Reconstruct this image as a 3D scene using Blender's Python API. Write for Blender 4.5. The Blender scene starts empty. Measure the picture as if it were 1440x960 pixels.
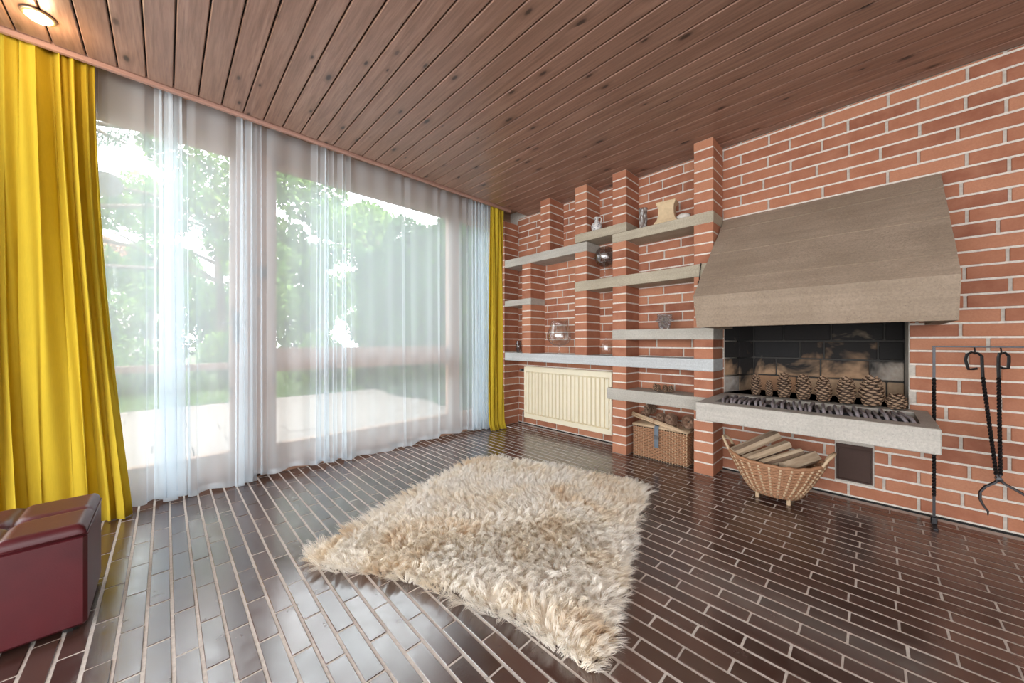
import bpy, math, random
import numpy as np
from mathutils import Vector, Matrix
random.seed(7); np.random.seed(7)
scene = bpy.context.scene
C = scene.collection
PI = math.pi

# ------------------------------------------------------------------ camera, sky, light, exposure
YAW = math.radians(44.367)
FPX = 497.88
cam_d = bpy.data.cameras.new('camera'); cam_d.sensor_width = 36.0; cam_d.lens = FPX / 1440 * 36
cam_d.clip_start = 0.02; cam_d.clip_end = 400
cam = bpy.data.objects.new('camera', cam_d); C.objects.link(cam)
cam.location = (0, 0, 1.0); cam.rotation_euler = (PI / 2, 0, -YAW)
scene.camera = cam

world = bpy.data.worlds.new('overcast_sky'); scene.world = world; world.use_nodes = True
wn = world.node_tree; wn.nodes.clear()
wo = wn.nodes.new('ShaderNodeOutputWorld'); wb = wn.nodes.new('ShaderNodeBackground')
wb.inputs[0].default_value = (0.96, 0.98, 1.0, 1); wb.inputs[1].default_value = 4.4
wn.links.new(wb.outputs[0], wo.inputs[0])

scene.view_settings.view_transform = 'Standard'
scene.view_settings.look = 'None'
scene.view_settings.gamma = 1.0
scene.view_settings.use_curve_mapping = False
scene.view_settings.exposure = 1.0
cy = scene.cycles
cy.use_denoising = True
try: cy.denoiser = 'OPENIMAGEDENOISE'
except Exception: pass
cy.max_bounces = 12; cy.diffuse_bounces = 7; cy.glossy_bounces = 4
cy.transparent_max_bounces = 24; cy.transmission_bounces = 8
cy.sample_clamp_indirect = 6.0
cy.caustics_reflective = False; cy.caustics_refractive = False

def portal(name, loc, rot, sx, sy):
    l = bpy.data.lights.new(name, 'AREA'); l.shape = 'RECTANGLE'; l.size = sx; l.size_y = sy
    l.cycles.is_portal = True
    o = bpy.data.objects.new(name, l); C.objects.link(o); o.location = loc; o.rotation_euler = rot
portal('portal_main', (1.0, 3.36, 1.28), (-PI / 2, 0, 0), 3.9, 2.3)      # faces -Y, into the room
portal('portal_left', (-3.02, 0.15, 1.27), (0, -PI / 2, 0), 2.3, 5.3)      # faces +X
portal('portal_back', (-1.2, -2.62, 1.3), (PI / 2, 0, 0), 1.2, 2.1)       # faces +Y

# ------------------------------------------------------------------ dimensions measured for the room
XP, XW = 2.89, 3.13          # pillar faces, brick wall face
ZC = 2.515                   # ceiling
YT = 2.944                   # ceiling trim before the curtain pocket
YG = 3.22                    # window frame front

# ------------------------------------------------------------------ mesh helpers
class MB:
    def __init__(s): s.v = []; s.f = []
    def add(s, vs, fs):
        o = len(s.v); s.v.extend([tuple(p) for p in vs]); s.f.extend([tuple(i + o for i in q) for q in fs])
    def box(s, x0, x1, y0, y1, z0, z1, M=None):
        vs = [(x, y, z) for z in (z0, z1) for y in (y0, y1) for x in (x0, x1)]
        if M: vs = [M @ Vector(p) for p in vs]
        s.add(vs, [(0, 2, 3, 1), (4, 5, 7, 6), (0, 1, 5, 4), (2, 6, 7, 3), (0, 4, 6, 2), (1, 3, 7, 5)])
    def cbox(s, x0, x1, y0, y1, z0, z1, b=0.003, M=None):
        cx, cy_, cz = (x0 + x1) / 2, (y0 + y1) / 2, (z0 + z1) / 2
        hx, hy, hz = (x1 - x0) / 2, (y1 - y0) / 2, (z1 - z0) / 2
        b = min(b, hx * .9, hy * .9, hz * .9)
        vs = []; idx = {}
        for sx in (-1, 1):
            for sy in (-1, 1):
                for sz in (-1, 1):
                    for a in range(3):
                        h = [hx - b, hy - b, hz - b]; h[a] = (hx, hy, hz)[a]
                        idx[(sx, sy, sz, a)] = len(vs)
                        vs.append(Vector((cx + sx * h[0], cy_ + sy * h[1], cz + sz * h[2])))
        fs = []
        S = (-1, 1)
        def q(l, n):
            p = [vs[i] for i in l]
            nn = (p[1] - p[0]).cross(p[2] - p[0])
            fs.append(tuple(l) if nn.dot(Vector(n)) > 0 else tuple(reversed(l)))
        for g in S:
            q([idx[(g, -1, -1, 0)], idx[(g, 1, -1, 0)], idx[(g, 1, 1, 0)], idx[(g, -1, 1, 0)]], (g, 0, 0))
            q([idx[(-1, g, -1, 1)], idx[(1, g, -1, 1)], idx[(1, g, 1, 1)], idx[(-1, g, 1, 1)]], (0, g, 0))
            q([idx[(-1, -1, g, 2)], idx[(1, -1, g, 2)], idx[(1, 1, g, 2)], idx[(-1, 1, g, 2)]], (0, 0, g))
            for h in S:
                q([idx[(g, h, -1, 0)], idx[(g, h, 1, 0)], idx[(g, h, 1, 1)], idx[(g, h, -1, 1)]], (g, h, 0))
                q([idx[(g, -1, h, 0)], idx[(g, 1, h, 0)], idx[(g, 1, h, 2)], idx[(g, -1, h, 2)]], (g, 0, h))
                q([idx[(-1, g, h, 1)], idx[(1, g, h, 1)], idx[(1, g, h, 2)], idx[(-1, g, h, 2)]], (0, g, h))
                for k in S: q([idx[(g, h, k, 0)], idx[(g, h, k, 1)], idx[(g, h, k, 2)]], (g, h, k))
        if M: vs = [M @ p for p in vs]
        s.add(vs, fs)
    def tube(s, path, r, n=8, closed=False, flat=None, twist=0.0):
        P = [Vector(p) for p in path]; m = len(P)
        R = r if isinstance(r, (list, tuple)) else [r] * m
        T = []
        for i in range(m):
            a = P[(i - 1) % m] if (closed or i > 0) else P[0]
            b = P[(i + 1) % m] if (closed or i < m - 1) else P[-1]
            t = (b - a); T.append(t.normalized() if t.length > 1e-9 else Vector((0, 0, 1)))
        up = Vector((0, 0, 1)) if abs(T[0].z) < .9 else Vector((1, 0, 0))
        u = (up - T[0] * up.dot(T[0])).normalized()
        vs = []; fs = []
        for i in range(m):
            u = (u - T[i] * u.dot(T[i])); u = u.normalized() if u.length > 1e-6 else T[i].orthogonal().normalized()
            w = T[i].cross(u)
            for k in range(n):
                a = 2 * PI * (k + .5) / n + twist * i
                ru, rw = R[i], R[i] * (flat if flat else 1)
                vs.append(P[i] + u * (math.cos(a) * ru) + w * (math.sin(a) * rw))
        e = m if closed else m - 1
        for i in range(e):
            for k in range(n):
                j = (i + 1) % m
                fs.append((i * n + k, i * n + (k + 1) % n, j * n + (k + 1) % n, j * n + k))
        if not closed:
            fs.append(tuple(reversed(range(n)))); fs.append(tuple((m - 1) * n + k for k in range(n)))
        s.add(vs, fs)
    def lathe(s, prof, n=24, c=(0, 0, 0), sx=1.0, sy=1.0):
        vs = []; fs = []; m = len(prof)
        for (r, z) in prof:
            for k in range(n):
                a = 2 * PI * k / n
                vs.append((c[0] + r * sx * math.cos(a), c[1] + r * sy * math.sin(a), c[2] + z))
        for i in range(m - 1):
            for k in range(n):
                fs.append((i * n + k, i * n + (k + 1) % n, (i + 1) * n + (k + 1) % n, (i + 1) * n + k))
        if prof[0][0] > 1e-5: fs.append(tuple(reversed(range(n))))
        if prof[-1][0] > 1e-5: fs.append(tuple((m - 1) * n + k for k in range(n)))
        s.add(vs, fs)
    def prism_y(s, poly, y0, y1):                    # closed (x,z) polygon extruded along Y
        n = len(poly)
        vs = [(p[0], y0, p[1]) for p in poly] + [(p[0], y1, p[1]) for p in poly]
        fs = [(i, (i + 1) % n, n + (i + 1) % n, n + i) for i in range(n)] + [tuple(reversed(range(n))), tuple(range(n, 2 * n))]
        s.add(vs, fs)
    def mesh(s, name, smooth=False):
        me = bpy.data.meshes.new(name); me.from_pydata(s.v, [], s.f); me.update()
        if smooth:
            me.polygons.foreach_set('use_smooth', [True] * len(me.polygons))
        return me
    def build(s, name, mat, parent=None, smooth=False, fix=False):
        me = s.mesh(name, smooth)
        if fix:
            import bmesh
            bm = bmesh.new(); bm.from_mesh(me); bmesh.ops.recalc_face_normals(bm, faces=bm.faces); bm.to_mesh(me); bm.free()
        me.materials.append(mat)
        return link(name, me, parent)

def link(name, me, parent=None, loc=None):
    o = bpy.data.objects.new(name, me); C.objects.link(o)
    if parent: o.parent = parent
    if loc is not None: o.location = loc
    return o
def np_mesh(name, V, F, mat, parent=None, smooth=False):
    """V (n,3) array, F (m,k) array of equal-sized faces"""
    me = bpy.data.meshes.new(name); V = np.asarray(V, np.float32); F = np.asarray(F, np.int32)
    m, k = F.shape
    me.vertices.add(len(V)); me.vertices.foreach_set('co', V.ravel())
    me.loops.add(m * k); me.loops.foreach_set('vertex_index', F.ravel())
    me.polygons.add(m); me.polygons.foreach_set('loop_start', np.arange(0, m * k, k, dtype=np.int32))
    if smooth: me.polygons.foreach_set('use_smooth', np.ones(m, bool))
    me.update(calc_edges=True); me.materials.append(mat)
    return link(name, me, parent)
def tag(o, label=None, cat=None, group=None, kind=None):
    if label: o['label'] = label
    if cat: o['category'] = cat
    if group: o['group'] = group
    if kind: o['kind'] = kind
    return o
def empty(name, loc=(0, 0, 0), rz=0.0):
    o = bpy.data.objects.new(name, None); C.objects.link(o); o.location = loc; o.rotation_euler = (0, 0, rz)
    o.empty_display_size = .05
    return o

# ------------------------------------------------------------------ material helpers
class NT:
    def __init__(s, name):
        s.m = bpy.data.materials.new(name); s.m.use_nodes = True; s.t = s.m.node_tree
        s.t.nodes.clear(); s.out = s.n('ShaderNodeOutputMaterial')
    def n(s, typ, **kw):
        nd = s.t.nodes.new(typ)
        for k, v in kw.items():
            if k in nd.inputs: s.set(nd.inputs[k], v)
            else: setattr(nd, k, v)
        return nd
    def set(s, sock, v):
        if isinstance(v, bpy.types.NodeSocket): s.t.links.new(v, sock)
        elif isinstance(v, (tuple, list)) and len(v) == 3 and sock.type == 'RGBA': sock.default_value = (*v, 1)
        else: sock.default_value = v
    def coord(s, scale=(1, 1, 1), kind='Object', offset_random=False):
        tc = s.n('ShaderNodeTexCoord'); mp = s.n('ShaderNodeMapping'); s.set(mp.inputs['Scale'], scale)
        src = tc.outputs[kind]
        if offset_random:
            oi = s.n('ShaderNodeObjectInfo'); mu = s.n('ShaderNodeMath', operation='MULTIPLY'); s.set(mu.inputs[0], oi.outputs['Random']); mu.inputs[1].default_value = 37.0
            va = s.n('ShaderNodeVectorMath', operation='ADD'); s.set(va.inputs[0], src); s.set(va.inputs[1], mu.outputs[0]); src = va.outputs[0]
        s.set(mp.inputs['Vector'], src); return mp.outputs[0]
    def noise(s, vec, scale=5, detail=4, rough=.55, dist=0.0):
        nd = s.n('ShaderNodeTexNoise'); s.set(nd.inputs['Vector'], vec); nd.inputs['Scale'].default_value = scale
        nd.inputs['Detail'].default_value = detail; nd.inputs['Roughness'].default_value = rough; nd.inputs['Distortion'].default_value = dist
        return nd.outputs['Fac']
    def voro(s, vec, scale=5, feature='F1'):
        nd = s.n('ShaderNodeTexVoronoi', feature=feature); s.set(nd.inputs['Vector'], vec); nd.inputs['Scale'].default_value = scale
        return nd.outputs['Distance']
    def ramp(s, fac, stops):
        nd = s.n('ShaderNodeValToRGB'); s.set(nd.inputs[0], fac); e = nd.color_ramp.elements
        while len(e) < len(stops): e.new(.5)
        for i, (p, c) in enumerate(stops):
            e[i].position = p; e[i].color = (*c, 1) if len(c) == 3 else c
        return nd.outputs[0]
    def maprange(s, v, a, b, c, d):
        nd = s.n('ShaderNodeMapRange'); s.set(nd.inputs[0], v)
        for i, x in enumerate((a, b, c, d)): nd.inputs[i + 1].default_value = x
        return nd.outputs[0]
    def mix(s, fac, a, b, mode='MIX'):
        nd = s.n('ShaderNodeMix', data_type='RGBA', blend_type=mode)
        s.set(nd.inputs[0], fac); s.set(nd.inputs[6], a); s.set(nd.inputs[7], b)
        return nd.outputs[2]
    def rnd(s): return s.n('ShaderNodeObjectInfo').outputs['Random']
    def island(s): return s.n('ShaderNodeNewGeometry').outputs['Random Per Island']
    def bump(s, h, strength=.3, dist=.01):
        nd = s.n('ShaderNodeBump'); nd.inputs['Strength'].default_value = strength; nd.inputs['Distance'].default_value = dist
        s.set(nd.inputs['Height'], h); return nd.outputs[0]
    def bsdf(s, color, rough=.6, normal=None, **kw):
        b = s.n('ShaderNodeBsdfPrincipled'); s.set(b.inputs['Base Color'], color); s.set(b.inputs['Roughness'], rough)
        if normal is not None: s.set(b.inputs['Normal'], normal)
        for k, v in kw.items(): s.set(b.inputs[k.replace('_', ' ')], v)
        return b
    def finish(s, shader): s.t.links.new(shader.outputs[0], s.out.inputs[0]); return s.m

def m_brick(name, use_island=False, dark=0.0):
    t = NT(name); v = t.coord((1, 1, 1), offset_random=not use_island)
    r = t.island() if use_island else t.rnd()
    base = t.ramp(r, [(0, (.25, .085, .044)), (.35, (.34, .126, .066)), (.7, (.40, .162, .085)), (1, (.49, .222, .125))])
    n1 = t.noise(v, 9, 5); n2 = t.noise(v, 120, 3)
    c = t.mix(t.maprange(n1, .35, .7, 0, .45), base, (.54, .25, .15))
    c = t.mix(t.maprange(n2, .3, .8, 0, .3), c, (.25, .07, .04))
    return t.finish(t.bsdf(c, .78, t.bump(n2, .25, .004)))
def m_mortar(name, col=(.66, .60, .53)):
    t = NT(name); v = t.coord(); n = t.noise(v, 60, 5)
    c = t.mix(t.maprange(n, .3, .75, 0, 1), tuple(x * .72 for x in col), col)
    return t.finish(t.bsdf(c, .92, t.bump(n, .5, .006)))
def m_concrete(name, a, b, pits=.5):
    t = NT(name); v = t.coord(); n1 = t.noise(v, 3.5, 6, .6); n2 = t.noise(v, 90, 4, .7); vo = t.voro(v, 130)
    vs = t.coord((5, .6, 14)); n3 = t.noise(vs, 2.5, 4)
    c = t.mix(t.maprange(n1, .3, .7, 0, 1), a, b)
    c = t.mix(t.maprange(n3, .4, .7, 0, .35), c, tuple(x * .7 for x in a))
    c = t.mix(t.maprange(n2, .35, .75, 0, .55), c, tuple(x * .6 for x in a))
    pit = t.maprange(vo, .10, .28, 1, 0)
    sel = t.maprange(t.noise(v, 40, 2), .5, .62, 0, pits)
    pm = t.n('ShaderNodeMath', operation='MULTIPLY'); t.set(pm.inputs[0], pit); t.set(pm.inputs[1], sel)
    c = t.mix(pm.outputs[0], c, tuple(x * .3 for x in a))
    h = t.n('ShaderNodeMath', operation='SUBTRACT'); t.set(h.inputs[0], n2); t.set(h.inputs[1], pm.outputs[0])
    return t.finish(t.bsdf(c, .9, t.bump(h.outputs[0], .55, .006)))
def m_plain(name, col, rough=.5, metal=0.0, bump=0.0, scale=60, vary=.25, **kw):
    t = NT(name); v = t.coord(); n = t.noise(v, scale, 4)
    c = t.mix(t.maprange(n, .3, .7, 0, vary), col, tuple(x * .55 for x in col))
    return t.finish(t.bsdf(c, rough, t.bump(n, bump, .004) if bump else None, Metallic=metal, **kw))
def m_wood(name, cols, along='Y', rough=.5, knots=True, scale=1.0):
    t = NT(name)
    sc = {'X': (.35, 6, 6), 'Y': (6, .35, 6), 'Z': (6, 6, .35)}[along]
    v = t.coord(tuple(x * scale for x in sc), offset_random=True)
    vn = t.coord(tuple(x * scale for x in {'X': (1.2, 5, 5), 'Y': (5, 1.2, 5), 'Z': (5, 5, 1.2)}[along]), offset_random=True)
    n1 = t.noise(v, 3.2, 6, .6, 1.2); n2 = t.noise(v, 14, 4, .6)
    base = t.ramp(n1, [(.25, cols[0]), (.5, cols[1]), (.75, cols[2])])
    base = t.mix(t.maprange(n2, .4, .7, 0, .6), base, tuple(x * .55 for x in cols[0]))
    r = t.rnd(); base = t.mix(t.maprange(r, 0, 1, 0, .38), base, tuple(x * .72 for x in cols[1]))
    h = n2
    if knots:
        pl = {'Y': (9, 3.6, 0), 'X': (3.6, 9, 0), 'Z': (9, 3.6, 0)}[along]
        vk = t.coord(pl, offset_random=True)
        if along != 'Y':
            sp = t.n('ShaderNodeSeparateXYZ'); t.set(sp.inputs[0], t.coord((1, 1, 1), offset_random=True)); cb_ = t.n('ShaderNodeCombineXYZ')
            a_, b_ = ('X', 'Z') if along == 'Z' else ('Z', 'X')
            for sock, src, m_ in (('X', a_, 9), ('Y', b_, 3.6)):
                mm = t.n('ShaderNodeMath', operation='MULTIPLY'); t.set(mm.inputs[0], sp.outputs[src]); mm.inputs[1].default_value = m_; t.set(cb_.inputs[sock], mm.outputs[0])
            vk = cb_.outputs[0]
        vd = t.n('ShaderNodeTexVoronoi', voronoi_dimensions='2D'); t.set(vd.inputs['Vector'], vk); vd.inputs['Scale'].default_value = 1.0
        sc_ = t.n('ShaderNodeSeparateColor'); t.set(sc_.inputs[0], vd.outputs['Color'])
        keep = t.maprange(sc_.outputs[0], .66, .70, 0, 1)
        dv = t.n('ShaderNodeMath', operation='DIVIDE'); t.set(dv.inputs[0], vd.outputs['Distance']); t.set(dv.inputs[1], t.maprange(sc_.outputs[1], 0, 1, .45, 1.35)); vo = dv.outputs[0]
        def kk(a, b, v):
            q = t.n('ShaderNodeMath', operation='MULTIPLY'); t.set(q.inputs[0], t.maprange(vo, a, b, v, 0)); t.set(q.inputs[1], keep); return q.outputs[0]
        base = t.mix(kk(.06, .26, .6), base, tuple(x * .55 for x in cols[0]))
        base = t.mix(kk(.05, .11, 1.0), base, tuple(x * .20 for x in cols[0]))
    return t.finish(t.bsdf(base, rough, t.bump(h, .15, .003)))

M = {}
M['brick'] = m_brick('red_clinker_brick'); M['brick_far'] = m_brick('red_clinker_brick_rows', True)
M['mortar'] = m_mortar('white_bed_mortar', (.80, .735, .66)); M['mortar_grey'] = m_mortar('grey_head_mortar', (.60, .545, .48))
M['concrete_tan'] = m_concrete('tan_cast_concrete', (.42, .365, .275), (.55, .485, .375))
M['concrete_grey'] = m_concrete('pale_grey_concrete', (.50, .52, .53), (.62, .64, .65), .25)
M['concrete_mid'] = m_concrete('grey_concrete', (.44, .41, .36), (.56, .53, .475))
M['concrete_hood'] = m_concrete('hood_concrete', (.30, .228, .165), (.40, .312, .235))
M['concrete_tray'] = m_concrete('hearth_concrete', (.46, .43, .385), (.58, .545, .495))
M['plank'] = m_wood('stained_pine_ceiling', [(.235, .125, .086), (.325, .185, .132), (.42, .255, .19)], 'Y', .34)
M['frame'] = m_wood('pine_window_frame', [(.34, .18, .115), (.45, .26, .175), (.53, .33, .23)], 'Z', .5)
M['frame_h'] = m_wood('pine_window_rail', [(.34, .18, .115), (.45, .26, .175), (.53, .33, .23)], 'X', .5)
M['header'] = m_wood('pine_header_board', [(.26, .15, .09), (.36, .22, .145), (.42, .27, .18)], 'X', .5)
M['trim'] = m_wood('ceiling_trim_wood', [(.40, .22, .165), (.47, .27, .21), (.52, .31, .25)], 'X', .45, False)
M['dark'] = m_plain('dark_gap', (.012, .010, .009), .9)
M['plaster'] = m_plain('white_plaster', (.78, .76, .72), .9, vary=.06)
M['iron'] = m_plain('wrought_iron', (.045, .043, .045), .38, .85, .3, 90)
M['soot_metal'] = m_plain('brown_painted_iron_door', (.055, .026, .018), .75, 0.0, .15, 40)
M['radiator'] = m_plain('cream_enamel', (.80, .73, .56), .35, 0, 0, 20, .08)
M['chrome'] = m_plain('dull_chrome', (.55, .54, .52), .3, .9)
M['steel_dark'] = m_plain('dark_steel_fitting', (.16, .16, .17), .4, .8)

def m_paver(name, use_island):
    t = NT(name); v = t.coord((1, 1, 1), offset_random=not use_island); r = t.island() if use_island else t.rnd()
    base = t.ramp(r, [(0, (.040, .018, .013)), (.45, (.060, .028, .021)), (.8, (.080, .040, .031)), (1, (.11, .062, .048))])
    n1 = t.noise(v, 14, 5, .6); n2 = t.noise(v, 150, 3); vs = t.coord((30, 3, 10), offset_random=not use_island); n3 = t.noise(vs, 3, 3)
    c = t.mix(t.maprange(n1, .35, .75, 0, .5), base, (.075, .043, .036))
    rr = t.maprange(n1, .3, .75, .16, .30)
    h = t.n('ShaderNodeMath', operation='ADD'); t.set(h.inputs[0], n3); t.set(h.inputs[1], n2)
    return t.finish(t.bsdf(c, rr, t.bump(h.outputs[0], .05, .003), IOR=2.3))
M['paver'] = m_paver('brown_glazed_clinker', False); M['paver_far'] = m_paver('brown_glazed_clinker_rows', True)
M['grout'] = m_mortar('floor_grout', (.68, .63, .575))

def m_firebrick():
    t = NT('sooty_firebrick'); v = t.coord(); r = t.rnd()
    base = t.ramp(r, [(0, (.40, .22, .12)), (.4, (.50, .33, .20)), (.75, (.52, .40, .28)), (1, (.46, .43, .40))])
    n = t.noise(v, 30, 5); base = t.mix(t.maprange(n, .3, .7, 0, .4), base, (.22, .12, .07))
    # soot: the burnt-on black coat, heavier towards the flue and in licks
    tc = t.n('ShaderNodeTexCoord'); sx = t.n('ShaderNodeSeparateXYZ')
    gm = t.n('ShaderNodeNewGeometry'); t.set(sx.inputs[0], gm.outputs['Position'])
    nn = t.noise(gm.outputs['Position'], 3.2, 4, .6, .6)
    a = t.maprange(sx.outputs['Z'], .66, 1.0, -.40, .50)
    ad = t.n('ShaderNodeMath', operation='ADD'); t.set(ad.inputs[0], a); mm_ = t.n('ShaderNodeMath', operation='MULTIPLY'); t.set(mm_.inputs[0], nn); mm_.inputs[1].default_value = 2.3; t.set(ad.inputs[1], mm_.outputs[0])
    f = t.maprange(ad.outputs[0], .95, 1.40, 0, .985)
    c = t.mix(f, base, (.010, .010, .011))
    return t.finish(t.bsdf(c, .9, t.bump(n, .4, .006)))
M['firebrick'] = m_firebrick()

def m_cloth(name, col, trans=.4, rough=.9, weave=900):
    t = NT(name); v = t.coord((1, 1, 1)); n = t.noise(t.coord((1, 1, .04)), weave * .6, 2); n2 = t.noise(v, 8, 3)
    c = t.mix(t.maprange(n, .3, .7, 0, .28), col, tuple(x * .72 for x in col))
    c = t.mix(t.maprange(n2, .3, .7, 0, .12), c, tuple(x * .7 for x in col))
    d = t.n('ShaderNodeBsdfDiffuse'); t.set(d.inputs[0], c); tr = t.n('ShaderNodeBsdfTranslucent'); t.set(tr.inputs[0], c)
    mx = t.n('ShaderNodeMixShader'); mx.inputs[0].default_value = trans
    t.t.links.new(d.outputs[0], mx.inputs[1]); t.t.links.new(tr.outputs[0], mx.inputs[2])
    return t.finish(mx)
M['yellow'] = m_cloth('yellow_linen', (.76, .58, .06), .40)
def m_sheer():
    t = NT('white_voile'); d = t.n('ShaderNodeBsdfDiffuse'); d.inputs[0].default_value = (.84, .91, .96, 1)
    tr = t.n('ShaderNodeBsdfTranslucent'); tr.inputs[0].default_value = (.84, .92, .98, 1)
    m1 = t.n('ShaderNodeMixShader'); m1.inputs[0].default_value = .5
    t.t.links.new(d.outputs[0], m1.inputs[1]); t.t.links.new(tr.outputs[0], m1.inputs[2])
    tp = t.n('ShaderNodeBsdfTransparent'); m2 = t.n('ShaderNodeMixShader')
    lw = t.n('ShaderNodeLayerWeight'); lw.inputs[0].default_value = .35
    t.set(m2.inputs[0], t.maprange(lw.outputs['Facing'], 0, 1, SHEER_MIN, .9))
    t.t.links.new(tp.outputs[0], m2.inputs[1]); t.t.links.new(m1.outputs[0], m2.inputs[2])
    return t.finish(m2)
SHEER_MIN = .44
M['sheer'] = m_sheer()
M['sheer_hem'] = m_cloth('voile_hem', (.85, .87, .90), .5)
def m_glass(name, tint=(1, 1, 1), refl=1.0):
    t = NT(name); tp = t.n('ShaderNodeBsdfTransparent'); tp.inputs[0].default_value = (*tint, 1)
    g = t.n('ShaderNodeBsdfGlossy'); g.inputs['Roughness'].default_value = .02
    lw = t.n('ShaderNodeLayerWeight'); lw.inputs[0].default_value = .5
    pw_ = t.n('ShaderNodeMath', operation='POWER'); t.set(pw_.inputs[0], lw.outputs['Facing']); pw_.inputs[1].default_value = 4.0
    mu = t.n('ShaderNodeMath', operation='MULTIPLY_ADD'); t.set(mu.inputs[0], pw_.outputs[0]); mu.inputs[1].default_value = .75; mu.inputs[2].default_value = .045 * refl
    mx = t.n('ShaderNodeMixShader'); t.set(mx.inputs[0], mu.outputs[0])
    t.t.links.new(tp.outputs[0], mx.inputs[1]); t.t.links.new(g.outputs[0], mx.inputs[2])
    return t.finish(mx)
M['pane'] = m_glass('window_pane', (.97, .99, .99))
M['glassware'] = m_glass('clear_glassware', (.97, .975, .975), 2.2)
M['smoked'] = m_glass('smoky_glassware', (.80, .79, .79), 2.5)

# ------------------------------------------------------------------ FLOOR
fl = MB(); fl.box(-3.0, XW + .4, -2.6, 3.34, -.12, -.0016)
floor = fl.build('floor', M['grout']); tag(floor, 'dark brown glazed clinker brick floor with pale grout lines', 'floor', kind='structure')
PX, PY = .0665, .248
def project(p):
    s_, c_ = math.sin(YAW), math.cos(YAW)
    d = p[0] * s_ + p[1] * c_; a = p[0] * c_ - p[1] * s_
    if d < .15: return None
    return (720 + FPX * a / d, 480 - FPX * (p[2] - 1) / d, d)
RUG = [(1.812,2.362),(2.033,2.253),(2.131,2.051),(2.225,1.715),(2.302,1.383),(2.40,1.145),(2.30,1.016),(1.993,.927),(1.714,.82),(1.501,.737),(1.318,.656),(1.188,.627),(1.062,.575),(.966,.542),(.901,.541),(.879,.563),(.882,.614),(.86,.663),(.858,.717),(.859,.794),(.835,.871),(.806,.93),(.765,1.04),(.74,1.14),(.703,1.23),(.673,1.317),(.636,1.395),(.588,1.493),(.529,1.57),(.468,1.643),(.428,1.751),(.407,1.844),(.462,1.894),(.554,1.89),(.658,1.951),(.84,2.03),(1.058,2.116),(1.326,2.223),(1.587,2.294)]
def inside(poly, x, y):
    r = False; n = len(poly)
    for i in range(n):
        x0, y0 = poly[i]; x1, y1 = poly[(i + 1) % n]
        if (y0 > y) != (y1 > y) and x < (x1 - x0) * (y - y0) / (y1 - y0) + x0: r = not r
    return r
pav = []
i0 = int(math.floor((-3.0 - 1.447) / PX)); i1 = int(math.ceil((XW - 1.447) / PX))
for i in range(i0, i1 + 1):
    xc = 1.447 + i * PX
    if xc - PX / 2 < -3.0 or xc + PX / 2 > XW - .004: continue
    off = .43 + (i % 2) * PY / 2 + random.uniform(-.012, .012)
    k = int(math.floor((-2.6 - off) / PY))
    while True:
        y0 = off + k * PY; y1 = y0 + PY; k += 1
        if y0 > 3.3: break
        y1 = min(y1, 3.32); y0 = max(y0, -2.6)
        if y1 - y0 < .03: continue
        pav.append((xc, y0, y1))
def vis_area(q):
    xc, y0, y1 = q; p = project((xc, (y0 + y1) / 2, 0))
    if not p or not (-20 < p[0] < 1460 and 480 < p[1] < 985): return 0
    if inside(RUG, xc, (y0 + y1) / 2): return 0
    if -.58 < xc < -.19 and 1.9 < (y0 + y1) / 2 < 2.3: return 0
    return (y1 - y0) / p[2] ** 3
pav.sort(key=lambda q: -vis_area(q))
pav_cache = {}
for q in pav[:300]:
    xc, y0, y1 = q; L = round(y1 - y0, 3)
    if L not in pav_cache:
        b = MB(); b.cbox(-PX / 2 + .0045, PX / 2 - .0045, -L / 2 + .003, L / 2 - .003, -.012, 0, .0016)
        me = b.mesh('paver'); me.materials.append(M['paver']); pav_cache[L] = me
    o = link('paver', pav_cache[L], floor, (xc, (y0 + y1) / 2, random.uniform(-.0008, .0008)))
    o.rotation_euler = (random.uniform(-.006, .006), random.uniform(-.010, .010), 0)
b = MB()
for xc, y0, y1 in pav[300:]:
    R_ = Matrix.Translation((xc, (y0 + y1) / 2, random.uniform(-.0008, .0008))) @ Matrix.Rotation(random.uniform(-.008, .008), 4, 'Y') @ Matrix.Rotation(random.uniform(-.005, .005), 4, 'X')
    L = y1 - y0
    b.cbox(-PX / 2 + .0045, PX / 2 - .0045, -L / 2 + .003, L / 2 - .003, -.012, 0, .0016, R_)
tag(b.build('paver_rows', M['paver_far'], floor), kind='stuff')

# ------------------------------------------------------------------ CEILING
b = MB(); b.box(-3.1, XW + .3, -2.7, YT - .012, ZC + .016, ZC + .12)
ceiling = b.build('ceiling', M['dark']); tag(ceiling, 'brown stained pine board ceiling with knots and open grooves', 'ceiling', kind='structure')
k0 = -.301
i = -25
plank_me = None
while True:
    x0 = k0 + i * .1116; i += 1
    if x0 > XW - .02: break
    if x0 < -3.1: continue
    w = .1116 - .006
    x1 = min(x0 + .003 + w, XW - .002)
    b = MB(); W_ = x1 - x0 - .003
    b.cbox(-W_ / 2, W_ / 2, -2.75, 2.75, 0, .016, .004)
    me = b.mesh('ceiling_plank'); me.materials.append(M['plank'])
    link('ceiling_plank', me, ceiling, (x0 + .003 + W_ / 2, YT - .012 - 2.75 - random.uniform(0, .002), ZC + random.uniform(0, .0012)))
b = MB(); b.cbox(-3.0, XW - .26, YT, YT + .028, ZC - .017, ZC + .10, .004)
tag(b.build('trim_1', M['trim']), 'narrow pinkish wooden trim along the ceiling edge before the curtains', 'trim', kind='structure')
b = MB(); b.box(-3.1, XW + .3, YT + .03, 3.5, ZC + .10, ZC + .16); b.box(-3.1, XW + .3, YT - .012, YT + .03, ZC + .101, ZC + .16)
tag(b.build('ceiling_curtain_pocket', M['header']), 'dark recess above the curtains behind the ceiling trim', 'ceiling', kind='structure')

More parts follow.
